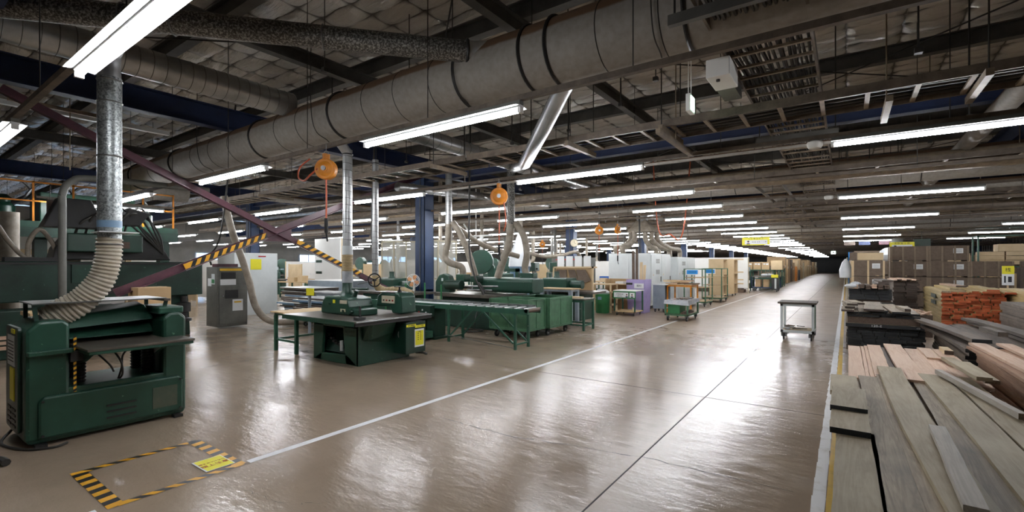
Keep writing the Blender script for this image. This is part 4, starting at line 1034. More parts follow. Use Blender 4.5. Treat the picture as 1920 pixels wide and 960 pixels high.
# ------------------------------------------------------------------ conveyor table and moulder
P = (-7, 7.75, 0)
t = thing('roller_conveyor', 'long dark green roller infeed table in front of the moulder', 'conveyor', P)
x0, x1, y0, y1 = -9.6, -4.95, 7.5, 8.0
for y in (y0, y1-.04): G(t).box(x0, x1, y, y+.04, .70, .80).make('side_beam', mint, t)
G(t).box(x0, -7.1, y0+.04, y1-.04, .77, .79).make('slide_plate', grey_l, t)
for k in range(9):
    x = -6.95+k*.235; G(t).cyl((x, y0+.03, .79), (x, y1-.03, .79), .03, n=14).make('roller', steel, t, smooth=True)
G(t).cyl((-4.99, y0, .77), (-4.99, y1, .77), .04, n=14).make('end_roller', brown_w, t, smooth=True)
G(t).box(x0, -5.1, y1, y1+.03, .80, .845).make('fence', steel, t)
for x in (-7.0, -5.25):
    for y in (y0+.02, y1-.02): G(t).box(x-.025, x+.025, y-.02, y+.02, .0, .72).make('leg', mint, t)
for y in (y0+.02, y1-.02):
    G(t).bar((-5.3, y, .12), (-6.05, y, .70), .03).bar((-7.0, y, .1), (-6.35, y, .70), .03).make('diagonal_brace', mint, t)
G(t).bar((-5.25, y0, .1), (-5.25, y1, .1), .03).bar((-7, y0, .1), (-7, y1, .1), .03).make('stretcher', mint, t)
G(t).bar((-7.0, y0, .14), (-5.25, y0+.0, .035), .015).make('floor_cable', greyp, t)
G(t).box(-8.35, -8.0, 7.55, 7.95, 0.04, .7).box(-7.75, -7.5, 7.6, 7.95, .04, .7).make('pedestal', green_d, t, bevel=.01)
G(t).box(-8.6, -7.4, 7.5, 8.0, 0, .05).make('base_plate', green_d, t)
sb = G(t).box(-7.95, -7.4, 7.36, 7.5, .52, .76).make('switch_box', green_d, t, bevel=.008)
for k, mt in enumerate((green_b, redp, grey_l, grey_l)):
    G(t).cyl((-7.85+.12*k*.9, 7.345, .66-.05*(k % 2)), (-7.85+.12*k*.9, 7.362, .66-.05*(k % 2)), .018, n=10).make('push_button', mt, sb)
G(t).box(-8.42, -8.34, 7.49, 7.5, .66, .72).make('warning_sticker', yel_sign, t)
G(t).box(-8.0, -7.45, 7.2, 7.5, .05, .2).make('foot_pedal', mint, t, bevel=.01)
# guide bar on the far side with green upright fingers
for k, (x, y, h) in enumerate(((-10.0, 9.0, 1.12), (-9.3, 9.05, 1.15), (-8.6, 8.95, 1.12), (-10.6, 8.8, 1.05))):
    tag(G().cyl((x, y, 0), (x, y, h), .022, n=10).ball((x, y, h), .024).make('green_post', green_b, smooth=True), 'thin bright green upright post behind the conveyor, %s of four' % ORD[k], 'post', 'thin green posts')
P = (-7.9, 9.8, 0)
t = thing('moulder', 'large dark green moulder with rounded cutter guards and four hoses', 'machine', P)
G(t).box(-9.0, -6.9, 9.4, 10.3, 0, .82).make('machine_base', green_d, t, bevel=.02)
G(t).box(-9.1, -6.85, 9.2, 10.3, .82, .9).make('machine_table', iron, t)
G(t).rbox(-8.2, -6.3, 9.75, 10.3, .95, 1.3, .08, axis='x').make('feed_housing', green, t, bevel=.015)
G(t).box(-8.1, -6.4, 9.8, 10.25, 1.3, 1.32).make('housing_lid', grey_l, t)
pr_ = [( -9.15,.92),(-8.6,.92),(-8.6,1.2),(-8.68,1.36),(-8.85,1.42),(-9.02,1.38),(-9.15,1.2)]
G(t).prism(pr_, 'y', 9.3, 9.5).make('cutter_guard', green, t, bevel=.02)
G(t).cyl((-8.7, 9.25, 1.13), (-8.15, 9.25, 1.13), .12, n=24).cyl((-8.74, 9.25, 1.13), (-8.7, 9.25, 1.13), .09, n=20).make('feed_motor', green_d, t, bevel=.006, smooth=True)
G(t).cyl((-8.1, 9.3, 1.1), (-7.0, 9.3, 1.12), .022, n=10).cyl((-8.0, 9.3, 1.02), (-7.2, 9.3, 1.02), .018, n=10).make('pressure_bar', steel, t, smooth=True)
G(t).bar((-7.55, 9.2, 1.2), (-7.35, 9.2, .98), .05).make('clamp_lever', dark, t)
G(t).rbox(-8.6, -8.3, 9.5, 9.8, 1.2, 1.4, .04).rbox(-8.1, -7.85, 9.5, 9.8, 1.2, 1.36, .04).rbox(-6.8, -6.4, 9.9, 10.2, 1.3, 1.45, .06).make('hood', green, t, bevel=.01)
G(t).box(-8.92, -8.86, 9.293, 9.3, 1.22, 1.3).make('data_plate', grey_l, t)
G(t).ring((-7.6, 9.0, .02), (0,0,1), .22, .015, n=24).ring((-7.45, 8.95, .04), (0,0,1), .2, .015, n=24).make('cable_coil', cable_m, t, smooth=True)
G(t).tube([(-7.7,9.4,.6),(-7.65,9.2,.3),(-7.6,9.1,.03)], .014, n=7).make('cable', cable_m, t, smooth=True)
# hoses to the moulder
t = drop_pipe('silver pipe over the moulder splitting into two dusty hoses', -8.75, 9.4, 2.75, 4.2, .09, None, spiral, [
    ([(-8.75,9.4,2.8),(-8.78,9.4,2.3),(-8.85,9.38,1.9),(-8.72,9.4,1.72),(-8.48,9.6,1.6),(-8.45,9.65,1.38)], .09),
    ([(-8.65,9.45,2.8),(-8.4,9.5,2.45),(-8.2,9.6,1.9),(-8.02,9.65,1.36)], .085),
    ([(-8.6,9.5,2.7),(-8.2,10.2,2.2),(-7.7,11.2,1.9)], .07)])
t = drop_pipe('silver pipe with hose reel in front splitting into two hoses at the moulder right end', -7.05, 9.9, 2.7, 4.3, .1, None, zinc_d, [
    ([(-7.05,9.9,2.75),(-7.1,9.88,2.2),(-7.25,9.85,1.8),(-7.4,9.8,1.32)], .1),
    ([(-6.95,9.95,2.75),(-6.72,10.0,2.4),(-6.62,10.0,1.95),(-6.7,10.03,1.6),(-6.68,10.05,1.42)], .085)])
t = thing('dust_pipe', 'silver spiral pipe leaning down from the huge duct behind the lights', 'dust pipe', (-3.6, 5.2, 4))
G(t).tube([(-2.7,4.95,3.85),(-3.4,5.6,3.6),(-4.6,6.9,3.45),(-6.9,9.8,4.1),(-7.05,9.9,4.3)], .11, n=20, smooth=False).make('pipe', spiral, t, smooth=True)
g = G(t); a, b = Vector((-2.7,4.95,3.85)), Vector((-4.6,6.9,3.45))
for k in range(1, 20): g.ring(a.lerp(b, k/20), b-a, .112, .005, n=20, m=4)
g.make('seam', greyp, t, smooth=True)
# black dangling cables
for k, (p, lab) in enumerate((
    ([(-9.0,7.2,ZR),(-9.05,7.1,2.6),(-8.95,7.1,1.9),(-8.9,7.15,1.3),(-8.8,7.2,.8)], 'long black cable hanging in front of the mesh screen to the saw table'),
    ([(-7.3,8.6,ZR),(-7.3,8.55,3.0),(-7.25,8.5,2.0),(-7.1,8.5,1.4),(-6.9,8.6,.95)], 'black cable hanging down over the moulder'),
    ([(-12.6,5.7,ZR),(-12.9,5.5,2.6),(-13.3,5.4,1.9),(-13.5,5.5,1.66)], 'black cable hanging above the grey control cabinet'))):
    tag(G().tube(p, .022, n=8).make('hanging_cable', cable_m, smooth=True), lab, 'cable')

# ------------------------------------------------------------------ green bins on wheels
def bin_cart(lab, x0, x1, y0, y1):
    t = thing('bin_cart', lab, 'bin', ((x0+x1)/2, (y0+y1)/2, 0)); z0, z1 = .2, .88
    for (a, b, c, d, nm) in ((x0,x1,y0,y0+.012,'side_panel'),(x0,x1,y1-.012,y1,'side_panel'),(x0,x0+.012,y0,y1,'side_panel'),(x1-.012,x1,y0,y1,'side_panel')):
        G(t).box(a, b, c, d, z0, z1).make(nm, green_l, t)
    G(t).box(x0, x1, y0, y1, z0, z0+.02).make('bottom', green_l, t)
    g = cframe(G(t), x0-.012, x1+.012, y0-.012, y1+.012, z1-.04, .04, .045); cframe(g, x0-.012, x1+.012, y0-.012, y1+.012, z0-.02, .04, .05)
    for x in (x0, x1):
        for y in (y0, y1): g.box(x-.018, x+.018, y-.018, y+.018, z0, z1)
    for x in ((x0+x1)/2,): g.box(x-.015, x+.015, y0-.012, y0, z0, z1)
    g.box(x1, x1+.012, (y0+y1)/2-.015, (y0+y1)/2+.015, z0, z1); g.make('angle_frame', green_l, t)
    for x in (x0+.12, x1-.12):
        for y in (y0+.1, y1-.1): caster(t, x, y, .075, top=.18)
    return t
bin_cart('nearer green sheet-metal bin on casters beside the conveyor', -6.75, -5.7, 8.65, 9.35)
bin_cart('farther green sheet-metal bin on casters beside the conveyor', -6.7, -5.62, 9.45, 10.5)
for k in range(5): tag(G().box(-6.6+k*.02, -5.85-k*.03, 9.6+k*.15, 9.7+k*.15, .5+.03*k, .53+.03*k).make('timber_offcut', dark_w), 'long offcut in the farther green bin, %s from the front' % ORD[k], 'offcut', 'offcuts in the farther bin')
simple_table('work_table', 'green steel table with open legs behind the green bins', -8.6, -5.3, 10.6, 11.25, .8, iron, mint, .05, .03, .12)
t = thing('offcut_bundle', 'pale timber strip on the green table behind the bins', 'timber', (-6, 10.9, .8)); G(t).box(-6.1, -5.5, 10.8, 10.95, .8, .84).make('strip', card_l, t)

# ------------------------------------------------------------------ hose reels
def reel(lab, x, y, z, r=.15, hose=None, drop=None, yaw=.6, blk=True):
    t = thing('hose_reel', lab, 'hose reel', (x, y, z)); d = Vector((math.sin(yaw), -math.cos(yaw), 0)); c = Vector((x, y, z))
    G(t).cyl(c-d*.055, c+d*.055, r, n=32).make('drum', orange, t, bevel=.012, smooth=True)
    G(t).cyl(c+d*.055, c+d*.075, r*.72, r*.5, n=28).cyl(c+d*.07, c+d*.085, r*.35, n=20).make('drum_face', orange, t, smooth=True)
    G(t).cyl(c+d*.08, c+d*.11, r*.22, n=16).make('hub', steel, t, smooth=True)
    G(t).bar(c+Vector((0,0,r*.7)), c+Vector((0,0,r*1.5)), .09, .05).make('hanger_bracket', orange, t, bevel=.006)
    G(t).ring(c+Vector((0,0,r*1.55)), d, .03, .007, n=14).cyl(c+Vector((0,0,r*1.6)), (x, y, LZ+.13 if y < 8 else ZR), .006, n=6).make('hook', steel, t)
    if drop:
        G(t).tube([(x, y, z-r), (x+.005, y, z-r-.3), (x, y, drop)], .012, n=8).make('air_hose', hose_o, t, smooth=True, label='orange air hose')
        if blk: G(t).cyl((x, y, drop), (x, y, drop-.2), .025, n=10).cyl((x, y, drop-.2), (x+.03, y, drop-.32), .012, n=8).make('coupling', rubber, t)
    if hose: G(t).tube(hose, .012, n=8).make('feed_hose', hose_o, t, smooth=True, label='orange feed hose')
    return t
reel('orange hose reel hanging from the nearest light rail, left of the middle', -5.9, 3.86, 2.98, .145,
     [(-5.95,3.76,2.98),(-6.1,3.74,2.9),(-6.35,3.8,2.86),(-6.6,3.86,2.95),(-6.62,3.9,3.1),(-6.4,3.92,3.2)], 2.3)
reel('orange hose reel in front of the spangled pipe over the moulder', -5.5, 7.33, 2.98, .17, [(-5.35,7.28,2.85),(-5.3,7.28,2.5),(-5.35,7.28,2.3)], 2.05)
reel('smaller orange hose reel right of the column with the clock', -7.6, 16.4, 2.95, .16, None, 2.1)
reel('narrow orange hose reel, second one right of the clock column', -6.9, 16.5, 2.95, .15, None, 2.0, yaw=1.4)
reel('far orange hose reel seen left of the clock column', -11.4, 18.5, 2.6, .14, None, 2.0)
tag(G().tube([(-5.5,16.2,ZR),(-5.3,16.2,2.95),(-4.9,16.2,2.7),(-4.5,16.3,2.75),(-4.2,16.3,ZR)], .02, n=8).make('hanging_cable', hose_o, smooth=True), 'pinkish hose loop hanging right of the orange reels', 'hose')

# ------------------------------------------------------------------ fan, screen, clock
P = (-9.7, 9.0, 0)
t = thing('pedestal_fan', 'standing fan with orange blades left of the blue column', 'fan', P); c = Vector((-9.7, 9.0, 1.22)); d = Vector((.62, -.78, 0)).normalized()
g = G(t); 
for k in (.06, .1, .14, .17): g.ring(c+d*.05, d, k, .0022, n=28, m=4)
g.ring(c, d, .18, .005, n=32); g.ring(c-d*.05, d, .14, .003, n=28, m=4)
a_, b_ = g.frame((0,0,0), d)
for k in range(24):
    u = a_*math.cos(k*PI/12)+b_*math.sin(k*PI/12); g.tube([c+d*.055+u*.03, c+d*.05+u*.12, c+u*.18], .0018, n=4, smooth=False)
g.make('guard', white_p, t)
for k in range(4):
    u = a_*math.cos(k*PI/2+.4)+b_*math.sin(k*PI/2+.4); v = d.cross(u)
    Q = [c+u*.03-v*.02, c+u*.09-v*.05, c+u*.155-v*.045, c+u*.165+v*.02, c+u*.12+v*.055, c+u*.03+v*.02]
    n = len(Q); g = G(t); g.add(Q+[q+d*.006 for q in Q], [list(range(n))[::-1], list(range(n, 2*n))]+[(i,(i+1)%n,n+(i+1)%n,n+i) for i in range(n)]); g.make('blade', orange, t)
G(t).cyl(c-d*.12, c-d*.02, .06, .07, n=18).cyl(c+d*.05, c+d*.07, .035, n=16).make('motor', white_p, t, smooth=True)
G(t).cyl((-9.75, 9.06, .03), (-9.75, 9.06, 1.2), .015, n=10).make('pole', white_p, t, smooth=True); G(t).lathe((-9.75, 9.06, 0), [(.2,0),(.2,.02),(.04,.05)], 24).make('base', white_p, t, smooth=True)
P = (-12.4, 10.9, 0)
t = thing('mesh_screen', 'tall pale timber frame with cloudy mesh panels left of the blue column', 'screen', P, .55)
g = G()
for x in (-.62, -.2, .22, .62): g.box(x-.022, x+.022, -.02, .02, 0, 2.46)
for z in (.06, 1.2, 2.44): g.box(-.64, .64, -.02, .02, z-.025, z+.025)
g.make('frame', cream, t)
for x in (-.6, -.18, .24): G().box(x, x+.38, -.004, .004, 1.23, 2.41).make('mesh_panel', mesh_m, t); G().box(x, x+.38, -.004, .004, .09, 1.17).make('mesh_panel', mesh_m, t)
G().box(-.6, -.4, -.035, -.024, 1.0, 1.24).make('paper_note', paper, t)
for (dx, dy) in ((1.6, .4),):
    s = dup(t, (-12.4+dx, 10.9+dy, 0), 1.5, 'second pale mesh screen standing edge-on behind the first')
P = (-10.49, 19.75, 2.62)
t = thing('wall_clock', 'round clock on the second blue column', 'clock', P); c = Vector((-10.38, 19.68, 2.68)); d = Vector((.5, -.86, 0))
G(t).cyl(c-d*.04, c+d*.01, .19, n=32).make('rim', greyp, t, smooth=True); G(t).cyl(c+d*.008, c+d*.014, .17, n=32).make('face', cream, t)
G(t).bar(c+d*.018, c+d*.018+Vector((0,0,.12)), .01).bar(c+d*.018, c+d*.018+Vector((.07,.04,-.03)), .012).make('hand', lilac, t)
G(t).bar(c-d*.04, (-10.5, 19.8, 2.68), .04).make('bracket', greyp, t)

# ------------------------------------------------------------------ bin, display cart, cabinets along the aisle
t = thing('waste_bin', 'round green waste bin full of white sacks', 'bin', (-6.87, 15.1, 0))
G(t).lathe((-6.87, 15.1, 0), [(.21,0),(.23,.03),(.25,.62),(.255,.65)], 28).make('drum', green_b, t, smooth=True)
G(t).ball((-6.94, 15.08, .72), .16, sz=.7).ball((-6.78, 15.12, .71), .15, sz=.65).ball((-6.88, 15.2, .73), .15, sz=.6).make('sack', plast, t, smooth=True)
G(t).box(-6.93, -6.80, 14.845, 14.86, .47, .57).make('label_sheet', lblue, t)
P = (-5.9, 14.95, 0)
t = thing('display_trolley', 'green trolley with photo notice board on its front', 'trolley', P)
x0, x1, y0, y1 = -6.25, -5.52, 14.62, 15.35
legs4(t, x0, x1, y0, y1, .04, .12, .8, mint); G(t).box(x0-.02, x1+.02, y0-.01, y1+.02, .8, .825).make('top', white_p, t)
sg = G(t).box(x0-.02, x1+.02, y0-.03, y0-.012, .56, .8).make('sign_board', green_b, t)
G(t).box(x0+.02, x1-.22, y0-.033, y0-.03, .6, .76).make('white_sheet', paper, sg); G(t).box(x1-.18, x1-.01, y0-.033, y0-.03, .6, .76).make('white_sheet', paper, sg)
text('作業責任者', .05, (-6.03, y0-.0345, .70), (PI/2, 0, 0), lilac, sg, P); text('管理 担当', .04, (-6.03, y0-.0345, .635), (PI/2, 0, 0), lilac, sg, P)
for x in (x1-.27, x1-.095):
    G(t).ball((x, y0-.035, .68), .024, sy=.1).make('portrait', skin_p, sg); G(t).ball((x, y0-.036, .70), .026, sy=.1, sz=.6).box(x-.04, x+.04, y0-.036, y0-.033, .605, .64).make('portrait', navy_p, sg)
G(t).box(x0, x1, y0, y1, .12, .15).make('bottom_board', ply, t)
for x in (x0+.08, x1-.08):
    for y in (y0+.08, y1-.08): caster(t, x, y, .035, top=.12); 
    G(t).prism([(y0,.15),(y0+.12,.15),(y0,.3)], 'x', x-.02, x+.02).make('corner_block', card_l, t)
t = thing('sheet_cupboard', 'tan cupboard with shelf behind the green display trolley', 'cupboard', (-6.5, 16.1, 0))
G(t).box(-7.18, -6.28, 16.0, 16.5, 0, .04).box(-7.18, -7.14, 16.0, 16.5, 0, 1.15).box(-6.32, -6.28, 16.0, 16.5, 0, 1.15).box(-7.18, -6.28, 16.46, 16.5, 0, 1.15).make('carcass', card, t)
G(t).box(-7.14, -6.7, 16.0, 16.46, .42, .45).box(-6.95, -6.34, 15.9, 16.4, .95, .98).make('shelf', card_l, t); G(t).box(-6.78, -6.48, 16.0, 16.3, .98, 1.06).make('paper_stack', paper, t)
P = (-5.9, 16.05, 0)
t = thing('sheet_box', 'tall lilac box with long boards standing in it', 'box', P)
G(t).hexa([(-6.2,15.72,0),(-5.62,15.72,0),(-5.62,16.3,0),(-6.2,16.3,0)], [(-6.25,15.68,1.15),(-5.58,15.68,1.15),(-5.58,16.34,1.15),(-6.25,16.34,1.15)]).make('box_body', purple, t, bevel=.006)
G(t).box(-5.95, -5.62, 15.66, 15.68, .85, 1.02).make('label_sheet', paper, t); G(t).box(-6.24, -6.02, 15.66, 15.68, .97, 1.04).make('handle_slot', dark, t)
text('端材', .09, (-5.78, 15.655, .935), (PI/2, 0, 0), lilac, t, P)
for k, (x, m, h) in enumerate(((-6.12, brown_w, 2.15), (-6.0, brown_w, 2.2), (-5.85, card_l, 1.75), (-5.74, card_l, 1.65))):
    tag(G().hexa([(x,15.9,1.151),(x+.09,15.9,1.151),(x+.09,15.94,1.151),(x,15.94,1.151)], [(x-.02+k*.01,15.94,h),(x+.07+k*.01,15.94,h),(x+.07+k*.01,15.98,h),(x-.02+k*.01,15.98,h)]).make('board', m), ('dark brown' if k < 2 else 'pale')+' board standing in the lilac box, '+('left' if k % 2 == 0 else 'right')+' one of its pair', 'board')
t = thing('shelf_trolley', 'narrow blue-grey shelf trolley beside the lilac box', 'trolley', (-5.35, 16.7, 0))
for y in (16.42, 17.0): G(t).box(-5.55, -5.13, y-.012, y+.012, .13, .95).make('side_panel', bluegrey, t)
G(t).box(-5.57, -5.1, 16.38, 17.05, .95, .975).box(-5.55, -5.13, 16.42, 17.0, .13, .16).make('shelf', grey_l, t)
G(t).box(-5.55, -5.535, 16.42, 17.0, .13, .95).make('back_panel', bluegrey, t)
for x in (-5.5, -5.2):
    for y in (16.5, 16.9): caster(t, x, y, .05, top=.13)
def cabinet(lab, x0, x1, y0, y1, z1, nd_, m=grey_l, vents=True, mark=True):
    t = thing('steel_cabinet', lab, 'cabinet', ((x0+x1)/2, (y0+y1)/2, 0))
    G(t).box(x0, x1, y0, y1, .12, z1).make('cabinet_body', m, t, bevel=.01); G(t).box(x0+.03, x1-.03, y0+.03, y1-.03, 0, .12).make('plinth', dark, t)
    n = nd_; L = (y1-y0)/n
    for k in range(n):
        d_ = G(t).box(x1, x1+.02, y0+k*L+.02, y0+(k+1)*L-.02, .2, z1-.06).make('cabinet_door', m, t, bevel=.004)
        G(t).box(x1+.02, x1+.04, y0+(k+1)*L-.12, y0+(k+1)*L-.09, 1.0, 1.2).make('door_handle', dark, d_)
        if vents and k == 0:
            for zz in (.62, .82):
                g = G(t)
                for j in range(5): g.box(x1+.02, x1+.024, y0+k*L+L*.45, y0+k*L+L*.8, z1*zz+j*.035, z1*zz+j*.035+.02)
                g.make('vent', greyp, d_)
        if mark: G(t).prism([(y0+k*L+.2,1.25),(y0+k*L+.26,1.25),(y0+k*L+.23,1.31)], 'x', x1+.02, x1+.022).make('warning_mark', yellow, d_)
    for k in range(2): G(t).box(x0+k*(x1-x0)/2+.02, x0+(k+1)*(x1-x0)/2-.02, y0-.018, y0, .2, z1-.06).make('cabinet_door', m, t, bevel=.004)
    return t
cabinet('tall light grey steel cabinet nearest on the left of the aisle', -7.7, -6.0, 17.5, 19.9, 2.1, 2)
cabinet('second tall light grey steel cabinet, right behind the first one', -7.6, -5.9, 20.6, 23.4, 2.0, 2)
t = thing('steel_cabinet', 'dark grey cabinet with round gauge behind the tan cupboard', 'cabinet', (-9.4, 17.6, 0))
G(t).box(-10.2, -8.5, 17.3, 18.0, 0, 1.95).make('cabinet_body', greyp, t, bevel=.01); G(t).cyl((-9.7, 17.28, 1.72), (-9.7, 17.3, 1.72), .12, n=24).make('gauge', white_p, t); G(t).box(-10.0, -9.0, 17.29, 17.3, 1.86, 1.9).make('red_strip', redp, t)
# hoses above the cabinets
P = (-6.9, 19.0, 2.1)
t = thing('hose_manifold', 'cluster of thick tan hoses falling onto the light grey cabinets', 'hose manifold', P)
G(t).hexa([(-7.4,18.6,3.0),(-6.3,18.6,3.0),(-6.3,19.6,3.0),(-7.4,19.6,3.0)], [(-7.1,18.9,3.5),(-6.7,18.9,3.5),(-6.7,19.3,3.5),(-7.1,19.3,3.5)]).make('manifold_box', hose_m, t, bevel=.02)
G(t).tube([(-6.9,19.1,3.45),(-6.9,19.1,3.7),(-6.9,20.2,3.85),(-6.9,21.5,3.9)], .22, n=18, ribs=.1, rib=.01).make('duct_stub', spiral, t, smooth=True)
for (xa, ya, q) in ((-7.3, 18.8, (-7.7, 18.2)), (-7.1, 18.7, (-7.3, 17.9)), (-6.7, 18.9, (-6.5, 19.5)), (-6.5, 19.1, (-6.4, 21.0)), (-6.6, 19.4, (-6.6, 21.6)), (-6.4, 19.5, (-6.3, 22.2))):
    G(t).tube([(xa, ya, 3.05), (xa, ya, 2.7), ((xa+q[0])/2, (ya+q[1])/2, 2.42), (q[0], q[1], 2.35), (q[0]+.02, q[1]+.1, 2.1 if q[1] < 20 else 2.0)], .1, n=16).make('hose', hose_m, t, smooth=True)
G(t).tube([(-6.75,18.3,4.2),(-6.7,18.2,3.2),(-6.68,18.2,2.12)], .035, n=8).make('cable', cable_m, t, smooth=True)

# green cart, yellow table, racks
P = (-4.1, 14.7, 0)
t = thing('trolley', 'green steel trolley with plastic-covered top standing on the white line', 'trolley', P, .0)
x0, x1, y0, y1 = -4.42, -3.74, 14.1, 15.3
G(t).box(x0, x1, y0, y1, .58, .6).make('trolley_top', green_l, t); G(t).hexa([(x0-.02,y0-.02,.5),(x1+.03,y0-.02,.47),(x1+.03,y1+.02,.53),(x0-.02,y1+.02,.5)], [(x0,y0,.615),(x1,y0,.615),(x1,y1,.625),(x0,y1,.615)]).make('plastic_cover', film, t)
legs4(t, x0, x1, y0, y1, .045, .16, .58, green_l); cframe(G(t), x0, x1, y0, y1, .16, .03, .05).make('lower_frame', green_l, t); G(t).box(x0, x1, y0, y1, .19, .205).make('lower_shelf', ply, t)
for x in (x0+.07, x1-.07):
    for y in (y0+.1, y1-.1): caster(t, x, y, .06, top=.16)
t = thing('steel_box', 'green metal box on the lower shelf of the green trolley', 'box', (-4.2, 14.5, .2)); G(t).box(-4.36, -4.0, 14.2, 14.8, .206, .5).make('box_body', green_b, t, bevel=.01)
for k in range(3): tag(G().box(-3.98+.06*k, -3.93+.06*k, 14.2, 15.0, .206, .26+.03*(k % 2)).make('timber_strip', brown_w), 'brown timber strip on the lower shelf of the green trolley, %s from the left' % ORD[k], 'timber', 'strips on the green trolley')
for k in range(3): tag(G().box(-4.2+.12*k, -4.12+.12*k, 14.5, 15.2, .626, .65).make('timber_strip', dark_w), 'dark strip lying on the plastic-covered trolley top, %s from the left' % ORD[k], 'timber', 'strips on top of the green trolley')
t = simple_table('work_table', 'yellow-framed table piled with timber pieces in front of the grey cabinets', -5.2, -4.3, 16.7, 17.7, .98, ply, orange, .045, .025, .35)
G(t).box(-5.15, -4.35, 16.75, 17.65, .385, .4).make('lower_shelf', dark_w, t)
random.seed(5)
for k in range(12):
    x = -5.1+random.random()*.75; y = 16.8+random.random()*.6; z = .985+.035*(k//3); a = random.uniform(-.5, .5); L = random.choice([.2, .3, .45])
    tag(G().bar((x-L*math.cos(a), y-L*math.sin(a), z+.015), (x+L*math.cos(a), y+L*math.sin(a), z+.015), .06, .03).make('timber_piece', random.choice([card_l, pale, brown_w])), 'timber piece in the heap on the yellow table, %s laid down' % ORD[k], 'timber', 'timber pieces on the yellow table')
def rack_cart(lab, x0, x1, y0, y1, h, sign=False, m=green_l):
    t = thing('rack_trolley', lab, 'rack', ((x0+x1)/2, (y0+y1)/2, 0))
    legs4(t, x0, x1, y0, y1, .04, .17, h, m)
    cframe(G(t), x0, x1, y0, y1, .15, .04, .05).make('lower_frame', m, t)
    for z in (.2, .2+(h-.2)*.42, .2+(h-.2)*.72): G(t).box(x0, x1, y0, y1, z, z+.02).make('shelf', ply, t)
    cframe(G(t), x0, x1, y0, y1, h-.03, .03, .03).make('top_frame', m, t)
    for x in (x0+.07, x1-.07):
        for y in (y0+.1, y1-.1): caster(t, x, y, .065, top=.16)
    if sign:
        s_ = G(t).box(x0+.1, x0+.58, y0-.02, y0-.005, h-.24, h-.02).make('sign_sheet', white_p, t); G(t).box(x0+.13, x0+.55, y0-.023, y0-.02, h-.21, h-.05).make('blue_print', bl_sign, s_)
        text('仕掛品置場', .06, (x0+.34, y0-.0245, h-.13), (PI/2, 0, 0), navy_p, s_, t.location)
    return t
rack_cart('green rack trolley with blue notice, nearer of two behind the yellow table', -5.35, -4.5, 19.5, 20.7, 1.5, True)
rack_cart('green rack trolley with blue notice, farther of two behind the yellow table', -5.3, -4.45, 22.2, 23.5, 1.5, True)
def shelf_unit(lab, x0, x1, y0, y1, h):
    t = thing('timber_shelf', lab, 'shelf', ((x0+x1)/2, (y0+y1)/2, 0))
    for y in (y0, y1-.04): G(t).box(x0, x1, y, y+.04, .13, h).make('side_panel', card_l, t)
    for z in (.13, h*.33, h*.6, h-.04): G(t).box(x0, x1, y0+.04, y1-.04, z, z+.03).make('shelf', card_l, t)
    G(t).box(x0, x0+.015, y0+.04, y1-.04, .13, h).make('back_panel', card, t)
    for x in (x0+.1, x1-.1):
        for y in (y0+.1, y1-.1): caster(t, x, y, .05, top=.13)
shelf_unit('pale timber shelf unit on wheels, nearer one in front of the white board', -5.7, -5.0, 25.3, 26.3, 1.95)
shelf_unit('pale timber shelf unit on wheels, farther one in front of the white board', -5.5, -4.85, 27.2, 28.2, 1.95)
# white partition board
P = (-5.9, 30.6, 0)
t = thing('partition_board', 'big white free-standing board with slots in the middle distance', 'partition', P)
g = G(t); g.box(-8.0, -4.7, 30.6, 30.66, .3, 2.1); g.make('board', white_p, t)
for (z, xa) in ((1.95, -6.9), (1.2, -6.1), (.75, -6.1), (.52, -6.1)): G(t).box(xa, -4.95, 30.585, 30.6, z, z+.07).make('slot_strip', card_l, t)
for x in (-7.9, -4.72): G(t).box(x, x+.05, 30.4, 30.85, 0, .04).box(x, x+.05, 30.6, 30.65, 0, 2.1).make('foot', cream, t)
pallet('pallet under the white partition board', -7.6, -5.0, 30.9, 31.8, .25)

# ------------------------------------------------------------------ racks and boxes beyond the partition
def rack(lab, x0, x1, y0, y1, h, nl, m, group=None):
    t = thing('storage_rack', lab, 'rack', ((x0+x1)/2, (y0+y1)/2, 0), 0, group)
    legs4(t, x0, x1, y0, y1, .06, 0, h, m, 'post')
    for k in range(nl):
        z = .15+(h-.2)*k/max(1, nl-1); G(t).box(x0, x1, y0, y1, z, z+.05).make('shelf', m, t)
    return t
rack('dark green rack full of grey blocks beyond the white board', -6.6, -4.98, 33.5, 34.5, 1.25, 3, mint)
random.seed(8); n = 0
for z in (.2, .72, 1.25):
    for k in range(12):
        x = -6.5+k*.122
        tag(G().box(x, x+.1, 33.45, 33.75, z+.002, z+.27+random.random()*.05).make('grey_block', bluegrey if z > 1 else dark_w), 'grey block on the rack beyond the white board, %s on the %s shelf' % (ORD[k], {.2:'bottom', .72:'middle', 1.25:'top'}[z]), 'block', 'blocks on the rack beyond the board')
for k in range(5):
    x = -6.6+k*.5; b = carton('cardboard box with white label in the row above the rack, %s from the left' % ORD[k], x, x+.45, 35.2, 35.7, 1.35, 1.85, card, 'boxes in the row above the rack')
    G(b).box(x+.1, x+.22, 35.19, 35.2, 1.68, 1.76).box(x+.26, x+.4, 35.19, 35.2, 1.66, 1.76).make('label_sheet', paper, b)
rack('long shelf carrying the row of labelled boxes', -6.8, -3.9, 35.1, 35.9, 1.34, 3, mint)
carton('pale tall carton at the right end of the labelled box row', -4.05, -3.4, 35.2, 35.9, 1.34, 1.95, card_l)
P = (-4.0, 33.6, 0)
t = thing('platform_trolley', 'dark blue platform trolley with yellow tag at the aisle edge', 'trolley', P)
x0, x1, y0, y1 = -4.9, -3.35, 33.0, 34.0
legs4(t, x0, x1, y0, y1, .06, .2, .95, navy)
for z in (.22, .9): G(t).box(x0, x1, y0, y1, z, z+.05).make('deck', column and blue if z < .5 else greyp, t)
